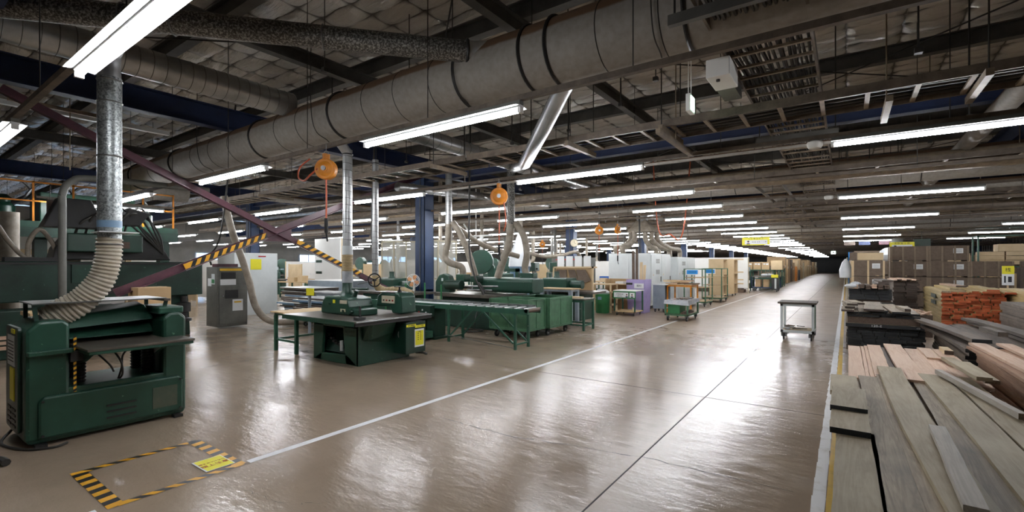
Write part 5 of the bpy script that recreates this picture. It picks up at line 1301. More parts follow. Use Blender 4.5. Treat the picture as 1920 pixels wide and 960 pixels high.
for x in (x0+.15, x1-.15):
    for y in (y0+.15, y1-.15): caster(t, x, y, .1, top=.21)
G(t).box(-3.75, -3.35, 32.96, 33.0, .12, .98).make('end_panel', dark, t); G(t).box(-3.78, -3.4, 32.93, 32.96, .88, 1.06).make('yellow_tag', yel_sign, t)
G(t).box(-3.6, -3.5, 32.94, 32.96, .2, .82).make('white_lettering_strip', grey_l, t)
for k, x in enumerate((-4.2, -3.85)): tag(G().ball((x, 33.3, 1.03), .2, sz=.45).make('white_sack', plast, smooth=True), 'white sack on the blue platform trolley, %s one' % ('left', 'right')[k], 'sack')
for k in range(2): carton('brown carton on the lower deck of the blue trolley, %s one' % ('left', 'right')[k], -4.7+k*.45, -4.4+k*.45, 33.2, 33.6, .275, .75, card)
for k in range(3):
    rack('green wheeled rack along the aisle edge beyond the blue trolley, %s of three' % ORD[k], -4.9, -3.9, 36.5+k*2.2, 37.9+k*2.2, 1.4, 3, mint)
    for j in range(3): carton('carton on the %s green rack beyond the blue trolley, %s along' % (ORD[k], ORD[j]), -4.8+j*.3, -4.55+j*.3, 36.6+k*2.2, 37.6+k*2.2, .8, 1.1, random.choice([card, film, card_l]))
random.seed(21)
yy = 43; n = 0
while yy < 112:
    h = random.choice([1.2, 1.6, 1.9, 2.2, 2.4]); w = random.uniform(1.0, 1.8); m = random.choice([card, card, card_l, card_d, cream])
    x1 = -4.45 - (.3 if yy > 70 else 0); L = random.uniform(1.2, 2.2)
    t = carton('tall carton stack lining the left of the aisle, %s beyond the green racks' % ORD[n], x1-w, x1, yy, yy+L, 0, h, m, 'carton stacks along the far left of the aisle')
    G(t).box(x1, x1+.01, yy+.2, yy+.5, h*.6, h*.6+.2).make('label_sheet', paper, t)
    yy += L+random.uniform(.3, 1.2); n += 1
tag(G().box(-4.3, -4.1, 56.0, 56.5, 0, 1.5).make('orange_board', orange), 'orange upright board by the far left of the aisle', 'board')
tag(G().box(-4.3, -4.15, 60, 60.6, 0, 1.1).make('black_board', dark), 'black upright board with yellow top by the far left of the aisle', 'board')

# ------------------------------------------------------------------ hanging signs
def hang_sign(lab, x0, x1, y, z0, z1, s, person=True):
    P = ((x0+x1)/2, y, z1); t = thing('hanging_sign', lab, 'sign', P)
    G(t).box(x0, x1, y, y+.03, z0, z1).make('sign_board', yel_sign, t)
    W_ = x1-x0; H = z1-z0
    G(t).box(x0+W_*.1, x0+W_*.92, y-.004, y, z0+H*.12, z0+H*.66).make('white_field', paper, t)
    text(s, H*.24, (P[0], y-.006, z0+H*.83), (PI/2, 0, 0), lilac, t, P)
    cx = x0+W_*.23
    G(t).ball((cx, y-.006, z0+H*.42), H*.12, sy=.1).make('portrait', skin_p, t)
    G(t).ball((cx, y-.008, z0+H*.52), H*.135, sy=.1, sz=.65).box(cx-H*.18, cx+H*.18, y-.012, y-.004, z0+H*.12, z0+H*.24).make('portrait', navy_p, t)
    text('責任者  班 長  一 二 朗', H*.17, (x0+W_*.62, y-.006, z0+H*.4), (PI/2, 0, 0), lilac, t, P)
    for x in (x0+.1, x1-.1): G(t).cyl((x, y+.015, z1), (x, y+.015, ZR+.11), .006, n=5).make('hanger_wire', rod_m, t)
hang_sign('yellow hanging sign with portrait left of the aisle, larger one', -4.6, -3.28, 28, 2.71, 3.12, '人 と 機 エ リ ア')
hang_sign('yellow hanging sign with portrait over the crates on the right', 1.75, 2.7, 30, 2.38, 2.78, '木 取 加 工 班')
tag(G().box(2.75, 3.4, 31, 31.03, 2.55, 2.95).box(3.05, 3.07, 31, 31.02, 2.95, ZR).make('hanging_banner', green_d), 'dark green hanging panel right of the far yellow sign', 'sign')
for k, (x, m) in enumerate(((-.1, strw), (.5, navy), (1.3, maroon), (1.75, greyp))):
    tag(G().box(x*1.3, x*1.3+.6, 38, 38.03, 2.95, 3.35).box(x*1.3+.28, x*1.3+.3, 38, 38.02, 3.35, ZR).make('hanging_banner', m), 'small dark hanging panel over the far crates, %s from the left' % ORD[k], 'sign')
tag(G().box(.1, .8, 34, 34.03, 2.1, 2.4).box(.1, .12, 34, 34.03, 0, 2.1).make('blue_notice', bl_sign), 'small blue notice over the crates at the right edge of the aisle', 'sign')
t = thing('exit_sign', 'small lit green exit sign hanging high above the crossing ladder', 'exit sign', (-1.5, 5.8, 3.7))
G(t).box(-1.54, -1.49, 5.7, 5.9, 3.46, 3.66).make('sign_housing', white_p, t); G(t).box(-1.489, -1.483, 5.72, 5.88, 3.48, 3.64).make('lit_face', exit_m, t)
G(t).cyl((-1.52, 5.74, 3.66), (-1.52, 5.74, ZR+.11), .006, n=5).cyl((-1.52, 5.86, 3.66), (-1.52, 5.86, ZR+.11), .006, n=5).make('hanger', white_p, t)
for (x, y, z, s, lab) in ((-2.4, 36, 3.9, .2, 'square lit exit sign far down the hall left of the aisle'), (-1.4, 75, 3.3, .25, 'round-looking lit exit sign far at the end of the aisle')):
    t = thing('exit_sign', lab, 'exit sign', (x, y, z)); G(t).box(x-s, x+s, y, y+.08, z-s*.8, z+s*.8).make('lit_face', exit_w, t); G(t).box(x-.03, x+.03, y, y+.06, z+s*.8, ZR).make('hanger', white_p, t)
    G(t).ball((x, y-.002, z), s*.35, sy=.05).make('pictogram', green_b, t)
t = thing('smoke_detector', 'round white sensor on the light rail beside the right light', 'sensor', (-.34, 7.4, 3.3)); G(t).lathe((-.34, 7.4, 3.19), [(.07,0),(.09,.03),(.09,.08),(.05,.1)], 24).make('sensor_body', white_p, t, smooth=True)
t = thing('smoke_detector', 'round white sensor on the fifth light rail from the camera', 'sensor', (-.34, 13.35, 3.3)); G(t).lathe((-.34, 13.35, 3.19), [(.07,0),(.09,.03),(.09,.08),(.05,.1)], 20).make('sensor_body', white_p, t, smooth=True)
t = thing('junction_box', 'long white box fixed to the left edge of the aisle cable ladder', 'box', (-1.25, 5.3, 3.7)); G(t).box(-1.22, -1.03, 5.66, 6.25, 3.66, 3.79).make('trunking', greyp, t); G(t).box(-1.2, -.97, 5.2, 5.65, 3.6, 3.79).make('box_body', white_p, t, bevel=.008); G(t).cyl((-1.1, 5.3, 3.58), (-1.1, 5.3, 3.6), .02, n=10).make('knob', dark, t)
for k, (x, y, L) in enumerate(((-1.9, 5.8, 1.5), (.35, 6.0, .9), (-11, 1.5, 1.5))):
    tag(G().box(x-.03, x+.03, y, y+L, 3.28 if k < 2 else 4.3, 3.34 if k < 2 else 4.36).cyl((x, y+L/2, 3.3), (x, y+L/2, ZR+.11), .008, n=6).make('cross_channel', tray_m), 'short tan steel channel hanging under the crossing ladder, %s from the left' % ORD[k], 'channel')
t = thing('unlit_light', 'unlit fluorescent batten high at upper left', 'light', (-12.5, 3.0, 4.6))
G(t).box(-11.6, -11.5, 1.4, 3.9, 4.35, 4.43).make('housing', grey_l, t)
random.seed(14)
for k in range(46):
    x = random.uniform(-9.5, 5); y = random.uniform(3, 22); z0 = random.uniform(3.3, 4.4)
    tag(G().cyl((x, y, z0), (x, y, ZR+.11), random.choice([.006, .008, .012]), n=5).box(x-.03, x+.03, y-.03, y+.03, z0, z0+.05).make('hanger_rod', rod_m), 'thin dark hanger rod dropping free from the roof', 'rod', 'scattered hanger rods under the roof')
# ------------------------------------------------------------------ lumber
BM = {}
def board_mesh(w, th, L, mats, bow=0.0, key=0):
    """board along Y from 0 to L; the two ends carry the second material"""
    k = (round(w,3), round(th,3), round(L,2), tuple(m.name for m in mats), round(bow,3), key)
    if k in BM: return BM[k]
    rs = random.Random(key*97+5); g = G(); N = 8; vs = []
    for i in range(N+1):
        y = L*i/N; dx = bow*math.sin(PI*i/N)+ (rs.uniform(-.002,.002)); dz = bow*.25*math.sin(PI*i/N*1.3)
        ww = w/2+rs.uniform(-.004, .004)*(1 if w > .1 else .3)
        vs += [(dx-ww,y,dz),(dx+ww,y,dz),(dx+ww,y,dz+th),(dx-ww,y,dz+th)]
    fs = []
    for i in range(N):
        a = i*4; b = a+4
        for j in range(4): fs.append((a+j, a+(j+1)%4, b+(j+1)%4, b+j))
    g.add(vs, fs); g.cur = 1; g.f += [[3,2,1,0], [N*4,N*4+1,N*4+2,N*4+3]]; g.mi += [1, 1]
    BM[k] = g.mesh('board', list(mats)); return BM[k]
def board(x, y, z, w, th, L, mats, rz=0, tilt=0, roll=0, lab=None, grp=None, bow=0, key=0, nm='board'):
    o = bpy.data.objects.new(nm, board_mesh(w, th, L, mats, bow, key)); C.objects.link(o)
    o.location = (x, y, z); o.rotation_euler = (tilt, roll, rz)
    return tag(o, lab, 'board', grp)
def bearers(lab, x0, x1, ys, h, m=brown_w):
    for k, y in enumerate(ys):
        tag(G().box(x0, x1, y-.045, y+.045, 0, h).make('bearer', m), 'wooden bearer under %s, %s' % (lab, ['front one', 'middle one', 'rear one', 'rearmost one'][k]), 'bearer')
def stack(name, x0, x1, y0, L, z0, z1, w, th, mats, seed, jit=.03, ragged=.0, short=None, dens=1.0, xj=0.006, bulk=None):
    """stack of boards running along Y; every board is one object"""
    random.seed(seed); z = z0; li = 0; nl = int(round((z1-z0)/th)); gb = G()
    for li in range(nl):
        x = x0+random.uniform(0, ragged); wi = 0
        while x < x1-.03:
            ww = random.choice(w)*random.uniform(.92, 1.06); ww = round(min(ww, max(.05, x1+ragged-x)), 2)
            if bulk:
                ya = y0+random.uniform(-jit, jit); xa = x+xj/2; xb = x+ww-xj/2; dz = th-.003; e = random.uniform(-.004, .004)
                gb.cur = 0; i0 = len(gb.v); gb.v += [Vector(p) for p in ((xa+e,ya,z),(xb+e,ya,z),(xb+e,ya,z+dz),(xa+e,ya,z+dz),(xa-e,ya+L,z),(xb-e,ya+L,z),(xb-e,ya+L,z+dz),(xa-e,ya+L,z+dz))]
                for f, mi in (((0,1,2,3),1),((7,6,5,4),1),((0,4,5,1),0),((1,5,6,2),0),((2,6,7,3),0),((3,7,4,0),0)): gb.f.append([i0+q for q in f]); gb.mi.append(mi)
            else:
                board(x+ww/2, y0+random.uniform(-jit, jit), z, round(ww-xj, 3), th-.003, L, mats, rz=random.uniform(-.003, .003), key=random.randint(0, 2),
                      lab='board in %s, %s layer up, %s from left' % (name, ORD[li], ORD[wi]), grp='boards in '+name)
            x += ww+.002; wi += 1
        z += th
    if bulk:
        gb.off = Vector(((x0+x1)/2, y0+L/2, z0)); tag(gb.make('board_pile', list(mats)), bulk, 'boards', None, 'stuff')
    return z
# weathered grey boards at lower right (nearest)
bearers('the nearest grey boards', 0.0, 1.12, (2.75, 4.2, 5.8), .1)
stack('the lower part of the nearest grey pile', -.03, 1.12, 2.55, 3.85, .1, .46, [.39, .36], .06, (grey_w, blk_end), 31, .03, .01, bulk='lower boards of the nearest weathered grey pile')
B = board
gm = (grey_w, blk_end); gg_ = (green_w, green_w)
rg = 'wide grey boards on the nearest pile'
B(.05, 2.45, .46, .215, .03, 1.62, (green_w, grey_w), lab='wide greenish board with a dark knot figure at the near left corner of the pile', grp=rg, key=1)
B(.02, 3.95, .49, .23, .04, .62, (green_w, blk_end), lab='short board with black end near the left edge, lower and nearer of two', key=2)
B(.015, 4.45, .515, .235, .045, .72, (green_w, blk_end), lab='short board with black end near the left edge, upper and farther of two', key=1)
B(-.01, 5.2, .47, .22, .04, .78, (green_w, green_w), rz=.02, lab='short pale greenish board behind the two black-ended blocks', key=0)
B(.235, 2.45, .46, .17, .03, 3.72, gm, rz=.012, lab='long grey board second from the left on the nearest pile', grp=rg, key=1)
B(.40, 2.4, .465, .15, .03, 3.9, (brown_w if False else grey_w, grey_w), rz=.018, lab='long brownish-grey board third from the left on the nearest pile', grp=rg, key=2, bow=-.01)
B(.50, 2.6, .50, .2, .032, 4.0, (green_w, green_w), rz=.03, bow=-.03, lab='wavy pale-edged board lying on top, left of the middle of the nearest pile', grp=rg, key=1)
B(.60, 2.3, .462, .19, .03, 4.1, gm, rz=-.008, lab='grey board right of the wavy board on the nearest pile', grp=rg, key=0, bow=.015)
B(.80, 2.9, .49, .2, .03, 3.6, (green_w, blk_end), rz=.025, lab='wide grey board with brown flecks right of the middle of the nearest pile', grp=rg, key=2, bow=.01)
B(.97, 2.3, .46, .2, .03, 4.1, gm, rz=.005, lab='grey board fourth from the right edge of the nearest pile', grp=rg, key=1)
B(1.0, 3.0, .492, .17, .03, 3.5, gg_, rz=.02, lab='greenish board on the right edge of the nearest pile', grp=rg, key=2)
B(.47, 2.9, .545, .085, .03, 1.33, (white_w, white_w), rz=-.02, lab='short whitish plank lying on the wavy board in the near foreground', key=0)
B(1.04, 4.9, .535, .05, .045, 1.6, (white_w, grey_w), rz=.17, lab='narrow whitish square batten lying askew on the right of the nearest pile', key=1)
B(1.02, 5.95, .60, .11, .035, 1.08, (green_w, green_w), rz=.10, lab='greenish short plank lying askew over the whitish batten, upper one', key=2)
B(1.10, 6.1, .555, .1, .035, 1.0, (green_w, grey_w), rz=.05, lab='greenish short plank askew, under the upper one', key=1)
# pinkish planed boards behind them
bearers('the pinkish planed boards', 0.02, 1.15, (6.2, 7.3, 8.4), .1)
stack('the lower part of the pinkish pile', .02, 1.14, 6.45, 2.1, .1, .42, [.38, .36], .04, (pale, brown_w), 32, .02, .01, bulk='lower boards of the pinkish planed pile')
pg = 'pinkish boards on top of the planed pile'; pk = (pale, pale)
B(.09, 6.1, .45, .14, .025, 2.38, pk, lab='pinkish board at the left edge of the planed pile', grp=pg, key=0)
B(.185, 6.1, .425, .035, .045, 2.45, pk, lab='narrow pinkish batten, left one of two on the planed pile', grp=pg, key=1)
B(.225, 6.1, .445, .035, .03, 2.5, pk, lab='narrow pinkish batten, right one of two on the planed pile', grp=pg, key=2)
B(.32, 6.2, .47, .15, .025, 2.4, pk, lab='pinkish board with wavy grain, third wide one from the left', grp=pg, key=2)
B(.43, 6.3, .45, .05, .02, 2.3, (brown_w, brown_w), lab='narrow brown board between pinkish boards on the planed pile', key=1)
B(.56, 6.1, .49, .19, .025, 2.6, pk, rz=.01, lab='widest pinkish board in the middle of the planed pile', grp=pg, key=1)
B(.73, 6.2, .465, .15, .025, 2.35, pk, lab='pinkish board right of the middle of the planed pile', grp=pg, key=0)
B(.86, 6.4, .47, .12, .022, 2.2, pk, lab='pinkish board near the right of the planed pile, under the short ones', grp=pg, key=1)
B(.99, 6.3, .455, .13, .025, 2.1, pk, lab='pinkish board second from the right edge of the planed pile', grp=pg, key=2)
B(1.10, 6.3, .45, .1, .03, 1.9, pk, lab='pinkish board at the right edge of the planed pile', grp=pg, key=0)
B(.88, 7.7, .495, .13, .02, .85, pk, rz=.02, lab='short pinkish board lying on top near the far right, left one', key=1)
B(1.04, 7.3, .50, .15, .022, 1.15, pk, rz=.03, lab='short pinkish board lying on top near the far right, right one', key=2)
B(1.05, 8.0, .525, .085, .05, .36, (card_l, brown_w), rz=.02, lab='small pinkish block on top of the short pinkish boards', key=0)
# black-ended stack
bearers('the stack marked 120-E', 0.0, 1.15, (11.4, 12.4, 13.4), .1)
stack('the stack marked 120-E', 0.0, 1.14, 11.3, 2.3, .1, .50, [.2, .16, .24], .05, (dark_w, blk_end), 41, .035, .03)
t = thing('end_board', 'grey-topped black board with chalk lettering on the black-ended stack', 'board', (.57, 11.3, .5)); o = G(t); o.box(-.01, 1.15, 11.2, 13.5, .5, .535); o.make('board_body', grey_w, t)
G(t).box(-.012, 1.152, 11.185, 11.2, .47, .533).make('black_end', blk_end, t); text('120-E', .055, (.46, 11.182, .502), (PI/2, 0, 0), white_p, t, t.location, sx=1.3); text('-11', .045, (1.06, 11.182, .502), (PI/2, 0, 0), white_p, t, t.location)
bearers('x', 0, 0, [], 0)
for k in range(2): tag(G().box(.02, 1.1, 11.3+k*1.9, 11.42+k*1.9, .536, .66).make('spacer_block', card if k else brown_w), 'brown spacer between the two bundles of the black-ended stack, %s one' % ('front', 'rear')[k], 'spacer')
stack('the top bundle of the black-ended stack', .0, 1.08, 11.3, 2.2, .66, .75, [.24, .2], .045, (grey_w, blk_end), 42, .05, .02)
tg = 'loose boards on top of the black-ended stack'
B(.42, 11.1, .79, .3, .035, 2.3, (grey_w, strw), rz=-.02, lab='wide loose grey board on top of the black-ended stack, left of the middle', key=1)
B(.50, 11.3, .755, .28, .035, 2.0, (grey_w, blk_end), rz=.03, lab='loose board under the wide grey one on the black-ended stack', key=2)
B(.82, 11.15, .755, .26, .035, 2.2, (grey_w, blk_end), rz=.05, lab='loose grey board on top of the black-ended stack, right of the middle', key=0)
B(.92, 11.25, .795, .09, .05, .9, (grey_w, strw), rz=.08, lab='small block lying on the right loose board of the black-ended stack', key=1)
for k, (x, z, w) in enumerate(((.02, .755, .2), (.06, .80, .16), (.1, .84, .18), (.2, .845, .2))):
    B(x, 11.15+k*.25, z, w, .04, .9, (grey_w, strw), rz=.05*k, lab='short brown-ended board on the left of the black-ended stack, %s up' % ORD[k], grp=tg, key=k % 3)
# second black stack
bearers('the second black stack', .05, 1.0, (15.6, 16.6, 17.6), .12)
stack('the second black stack behind the first', .03, .98, 15.5, 2.4, .12, .68, [.24, .2, .28], .07, (dark_w, blk_end), 43, .04, .02, bulk='lower bundle of the second black stack')
stack('the upper bundle of the second black stack', .05, .95, 15.5, 2.4, .74, 1.02, [.3, .26, .34], .07, (dark_w, blk_end), 44, .02, .01)
for k in range(2): tag(G().box(.06, .94, 15.6+k*1.8, 15.7+k*1.8, .68, .742).make('spacer_block', brown_w), 'spacer between the bundles of the second black stack, %s one' % ('front', 'rear')[k], 'spacer')
random.seed(6)
for k in range(12):
    x = .2+.13*(k % 6); z = 1.03+.055*(k//6)+.02*(k % 2)
    B(x, 15.3+random.uniform(-.1, .1), z, .10, .045, 1.1, (strw, brown_w) if k % 3 else (pale, pale), rz=random.uniform(-.15, .15), lab='short loose piece on the second black stack, %s from the left in the %s layer' % (ORD[k % 6], 'lower' if k < 6 else 'upper'), grp='short loose pieces on the second black stack', key=k % 3)
for k in range(3): B(.7+.08*k, 15.4, 1.12+.05*k, .22, .045, 1.5, (brown_w, strw), rz=.04*k, lab='dark brown board on the right top of the second black stack, %s up' % ORD[k], key=k)
tag(G().ball((.1, 15.4, 1.1), .12, sx=1.2, sz=.5).ball((.2, 15.6, 1.14), .12, sz=.6).make('plastic_bundle', plast, smooth=True), 'crumpled clear plastic on the left of the second black stack', 'plastic wrap')
# pale sticks between
bearers('the pale stick heap', 1.0, 1.6, (14.3, 15.2), .5)
for k in range(14):
    a = random.uniform(-.5, .5); x = 1.1+random.random()*.4; y = 14.2+random.random()*.5; L = .8
    tag(G().bar((x-L/2*math.sin(a), y-.3, .52+.025*(k//4)), (x+L/2*math.sin(a), y+.5, .53+.025*(k//4)), .045, .025).make('stick', pale), 'pale stick in the loose heap between the dark stacks, %s laid' % ORD[k], 'stick', 'pale sticks heaped between the stacks')
# dark grey loose stack in the middle
bearers('the dark slanting boards', 1.35, 2.1, (8.9, 10.2, 11.4), .1)
stack('the dark stack beside the pinkish pile', 1.32, 2.15, 8.75, 3.0, .1, .52, [.2, .17], .052, (dark_w, blk_end), 51, .12, .04)
for k, (x, y, z, L, rz, w) in enumerate(((1.35, 8.4, .52, 3.2, .06, .18), (1.55, 8.3, .575, 3.1, .09, .2), (1.45, 8.6, .63, 3.0, .13, .2), (1.78, 8.5, .53, 3.1, .05, .22), (2.0, 8.6, .53, 3.2, .09, .2), (2.1, 8.7, .59, 3.1, .07, .19), (2.25, 8.3, .53, 3.1, .04, .2), (2.1, 8.9, .65, 2.9, .1, .2))):
    B(x, y, z, w, .045, L, (dark_w, blk_end), rz=rz, lab='dark grey black-ended board fanned out on the dark pile, %s from the left' % ORD[k], grp='fanned dark boards', key=k % 3, bow=.02)
B(1.72, 9.0, .685, .1, .06, .7, (dark_w, dark_w), rz=.1, lab='short upright-looking dark block on the fanned boards', key=1)
# dark stack left of orange
bearers('the tall thin dark stack', 1.2, 1.9, (19.2, 20.6), .1)
stack('the tall dark stack left of the orange-ended one', 1.15, 1.75, 18.6, 2.6, .1, 1.16, [.32, .28], .066, (dark_w, strw), 52, .05, .04, bulk='tall dark stack of boards left of the orange-ended stack')
for k in range(6): B(1.2+.11*k, 18.4, 1.16+.03*(k % 2), .11, .03, 2.3, (pale, brown_w), rz=.02*k, lab='pale board on top of the tall dark stack, %s from the left' % ORD[k], grp='pale boards on the tall dark stack', key=k % 3)
# orange-ended stack
bearers('the orange-ended stack', 1.9, 3.0, (15.8, 17.2, 18.6), .1)
stack('the orange-ended stack', 1.88, 3.0, 15.5, 3.3, .1, .98, [.2, .17, .24, .3], .05, (yel_w, org_end), 61, .085, .03, xj=.02)
for k, (x, y, z, w, L, rz, m) in enumerate(((1.98, 15.45, .98, .16, 3.1, 0, (yel_w, grey_w)), (2.2, 15.6, .985, .3, 3.0, -.02, (yel_w, grey_w)), (2.22, 15.9, 1.03, .24, 2.6, .0, (yel_w, grey_w)), (2.5, 15.5, .985, .12, 3.1, .03, (yel_w, org_end)), (2.75, 15.4, .985, .3, 3.2, -.02, (yel_w, org_end)), (2.8, 15.5, 1.03, .22, 3.0, -.05, (yel_w, org_end)), (3.05, 15.3, .985, .2, 3.0, -.06, (yel_w, org_end)), (2.4, 16.5, 1.08, .2, 2.0, .04, (pale, brown_w)))):
    B(x, y, z, w, .042, L, m, rz=rz, lab='loose yellowish board on top of the orange-ended stack, %s from the left' % ORD[k], grp='loose boards on the orange-ended stack', key=k % 3)
for k in range(2): tag(G().box(1.868, 1.878, 16.2, 17.0, .80-k*.16, .9-k*.16).make('stencil_mark', green_d), 'dark green stencil mark on the left side of the orange-ended stack, %s one' % ('upper', 'lower')[k], 'mark')
# reddish stack at the right edge
bearers('the reddish stack', 1.35, 2.3, (5.6, 6.8, 8.0), .1)
stack('the reddish stack', 1.33, 2.3, 5.0, 3.3, .1, .60, [.33, .31], .045, (red_w, red_w), 71, .05, .03)
for k, (x, y, z, w, rz) in enumerate(((1.40, 5.0, .602, .2, .02), (1.62, 4.9, .602, .2, .0), (1.48, 5.1, .635, .16, .04), (1.85, 5.0, .602, .2, .0), (1.68, 5.2, .64, .14, .02))):
    B(x, y, z, w, .03, 3.2, (pale if k in (2, 4) else red_w, red_w), rz=rz, lab='loose reddish board on top of the reddish stack, %s from the left' % ORD[k], grp='loose boards on the reddish stack', key=k % 3, bow=.01)
# stacks farther right
bearers('the grey-brown stack', 2.5, 3.5, (11.2, 12.6), .1)
stack('the grey-brown stack at the right edge', 2.5, 3.4, 10.5, 2.9, .1, .92, [.3, .32], .055, (dark_w, dark_w), 81, .06, .05, bulk='grey-brown stack of boards at the right edge')
bearers('the pale and black stack', 3.1, 4.0, (14.2, 15.6), .1)
stack('the pale and black stack at the right edge', 3.12, 4.0, 13.8, 2.9, .1, 1.08, [.3, .32], .07, (yel_w, blk_end), 82, .05, .03, bulk='pale and black-ended stack of boards at the right edge')

# ------------------------------------------------------------------ brown crates
def crate_proto(w, h, d, nb, label=True, m=card_d, bm=card_l):
    t = thing('packing_crate', 'x', 'crate', (0, 0, 0))
    G().box(-w/2, w/2, 0, d, .04, h).make('crate_body', m, t)
    for k in range(nb):
        x = -w/2+.03+(w-.06)*k/(nb-1); G().box(x-.03, x+.03, -.02, 0, .0, h).make('batten', bm, t)
    G().box(-w/2-.0, -w/2+.06, 0, d, 0, .04).box(w/2-.06, w/2, 0, d, 0, .04).make('skid', bm, t)
    G().box(-w/2-.02, -w/2, 0, .05, 0, h).box(-w/2-.02, -w/2, d-.05, d, 0, h).make('side_batten', bm, t)
    if label:
        s = G().box(w*.12, w*.36, -.012, -.001, h*.5, h*.82).make('label_sheet', paper, t)
        for k in range(3): G().box(w*.15, w*.33, -.014, -.012, h*(.57+.07*k), h*(.585+.07*k)).make('text_line', lilac, s)
    return t
cm = paint('crate_batten', '857461', .7)
pA = crate_proto(1.13, .585, 1.1, 4, True, card_d, cm); pB = crate_proto(1.13, .585, 1.1, 4, False, card_d, cm); pC = crate_proto(1.0, .6, 1.0, 3, True, card_d, card_l)
used = {}
def crate(p, x, y, z, lab, rz=0):
    if p.name not in used: used[p.name] = 1; o = p; o.location = (x, y, z); o.rotation_euler.z = rz
    else: o = dup(p, (x, y, z), rz)
    o['label'] = lab; o['group'] = 'brown crates behind the lumber'
for r in range(3):
    for c_ in range(3):
        crate(pA if (c_ == 1 or (r == 2 and c_ == 0)) else pB, 2.0+c_*1.15, 24, r*.6, 'brown crate in the left block, row %s from the floor, %s from the left' % (ORD[r], ORD[c_]))
for c_ in range(2): crate(pA if c_ else pB, 2.0+c_*1.15, 24.1, 1.8, 'brown crate on the top row of the left block, %s from the left' % ORD[c_])
for r in range(3):
    for c_ in range(6):
        crate(pA if (r+c_) % 3 == 0 else pB, 5.5+c_*1.17, 22.5+(.4 if c_ > 2 else 0), r*.6, 'brown crate in the right block, row %s from the floor, %s from the left' % (ORD[r], ORD[c_]))
for r in range(3):
    crate(pC, .68, 22.6, r*.61, 'brown crate with pale battens at the aisle edge, %s from the floor' % ORD[r])
for r in range(2): crate(pC, 1.6, 26.0, r*.61+.6, 'brown crate behind the aisle-edge crates, %s up' % ORD[r])
carton('pale open crate on top of the aisle-edge crates', .35, 1.15, 22.8, 23.6, 1.84, 2.12, card_l)
carton('dark carton on the crates at the aisle edge, left of the pale one', .1, .33, 22.8, 23.4, 1.84, 2.15, card_d)
tag(G().ball((1.6, 26.5, 2.1), .5, sx=.9, sz=.7).make('plastic_wrap', plast, smooth=True), 'big bundle of white plastic on the crates behind the aisle edge', 'plastic wrap')
tag(G().lathe((-.02, 23.0, 1.15), [(.2,0),(.22,.3),(.12,.62),(.03,.75)], 12).make('plastic_bag', plast, smooth=True), 'white plastic bag hanging at the aisle end of the crates', 'bag')
t = thing('bag_post', 'thin post carrying the white bag beside the crates', 'post', (.02, 23, 0)); G(t).cyl((.02, 23.05, 0), (.02, 23.05, 1.95), .02, n=8).make('post', cream, t)
# notices standing on lumber
for k, (x, y, w, lab) in enumerate(((4.1, 21.6, .28, 'yellow and white notice standing in front of the crates, left one'), (4.55, 20.0, .4, 'yellow and white notice standing in front of the crates, right one'))):
    t = thing('standing_notice', lab, 'sign', (x, y, 0)); G(t).box(x, x+w, y, y+.02, 1.0, 1.62).make('sign_board', paper, t); G(t).box(x, x+w, y-.004, y, 1.36, 1.62).make('yellow_band', yel_sign, t)
    text('桟', .14, (x+w/2, y-.006, 1.49), (PI/2, 0, 0), lilac, t, (x, y, 0)); G(t).box(x+.05, x+.09, y-.004, y, 1.08, 1.3).box(x+w*.5, x+w*.8, y-.004, y, 1.1, 1.28).make('print', lilac, t)
    G(t).box(x+w/2-.02, x+w/2+.02, y+.02, y+.05, 0, 1.6).make('post', card_l, t)
tag(G().box(4.6, 5.3, 22.0, 22.4, 1.2, 1.58).box(4.6, 4.65, 22.0, 22.4, 0, 1.2).box(5.25, 5.3, 22.0, 22.4, 0, 1.2).make('shelf_box', strw), 'dark open box on legs between the notices', 'box')
# pallet racking with pale boards at the back right
t = rack('green pallet rack behind the crates on the right', 4.9, 9.2, 30.0, 31.2, 3.0, 3, mint)
for j in range(3):
    for k in range(4):
        carton('pale flat carton on the green pallet rack, %s column, %s layer' % (ORD[k], ORD[j]), 5.0+k*.85, 5.8+k*.85, 30.1, 31.0, 1.68+j*.2, 1.86+j*.2, card_l, 'flat cartons on the pallet rack', tape=False)
for k in range(2): carton('tan carton on the top of the green pallet rack, %s one' % ('left', 'right')[k], 5.6+k*1.6, 6.8+k*1.7, 30.1, 31.0, 2.27, 2.6+.25*k, (card_l, card)[k])
random.seed(17); n = 0
for y in range(27, 100, 3):
    for x in (.3, 2.2, 4.3, 6.5, 8.8):
        if y < 34 and x > 2.5: continue
        h = random.choice([1.2, 1.6, 2.0, 2.3])
        if y > 60 and x > 3: continue
        carton('carton stack behind the brown crates, %s row, %s from the aisle' % (ORD[(y-27)//3], ORD[int(x//2)]), x, x+1.3, y, y+1.4, 0, h, random.choice([card, card_l, card_d, card_d, cream, plast]), 'carton stacks on the right far side')

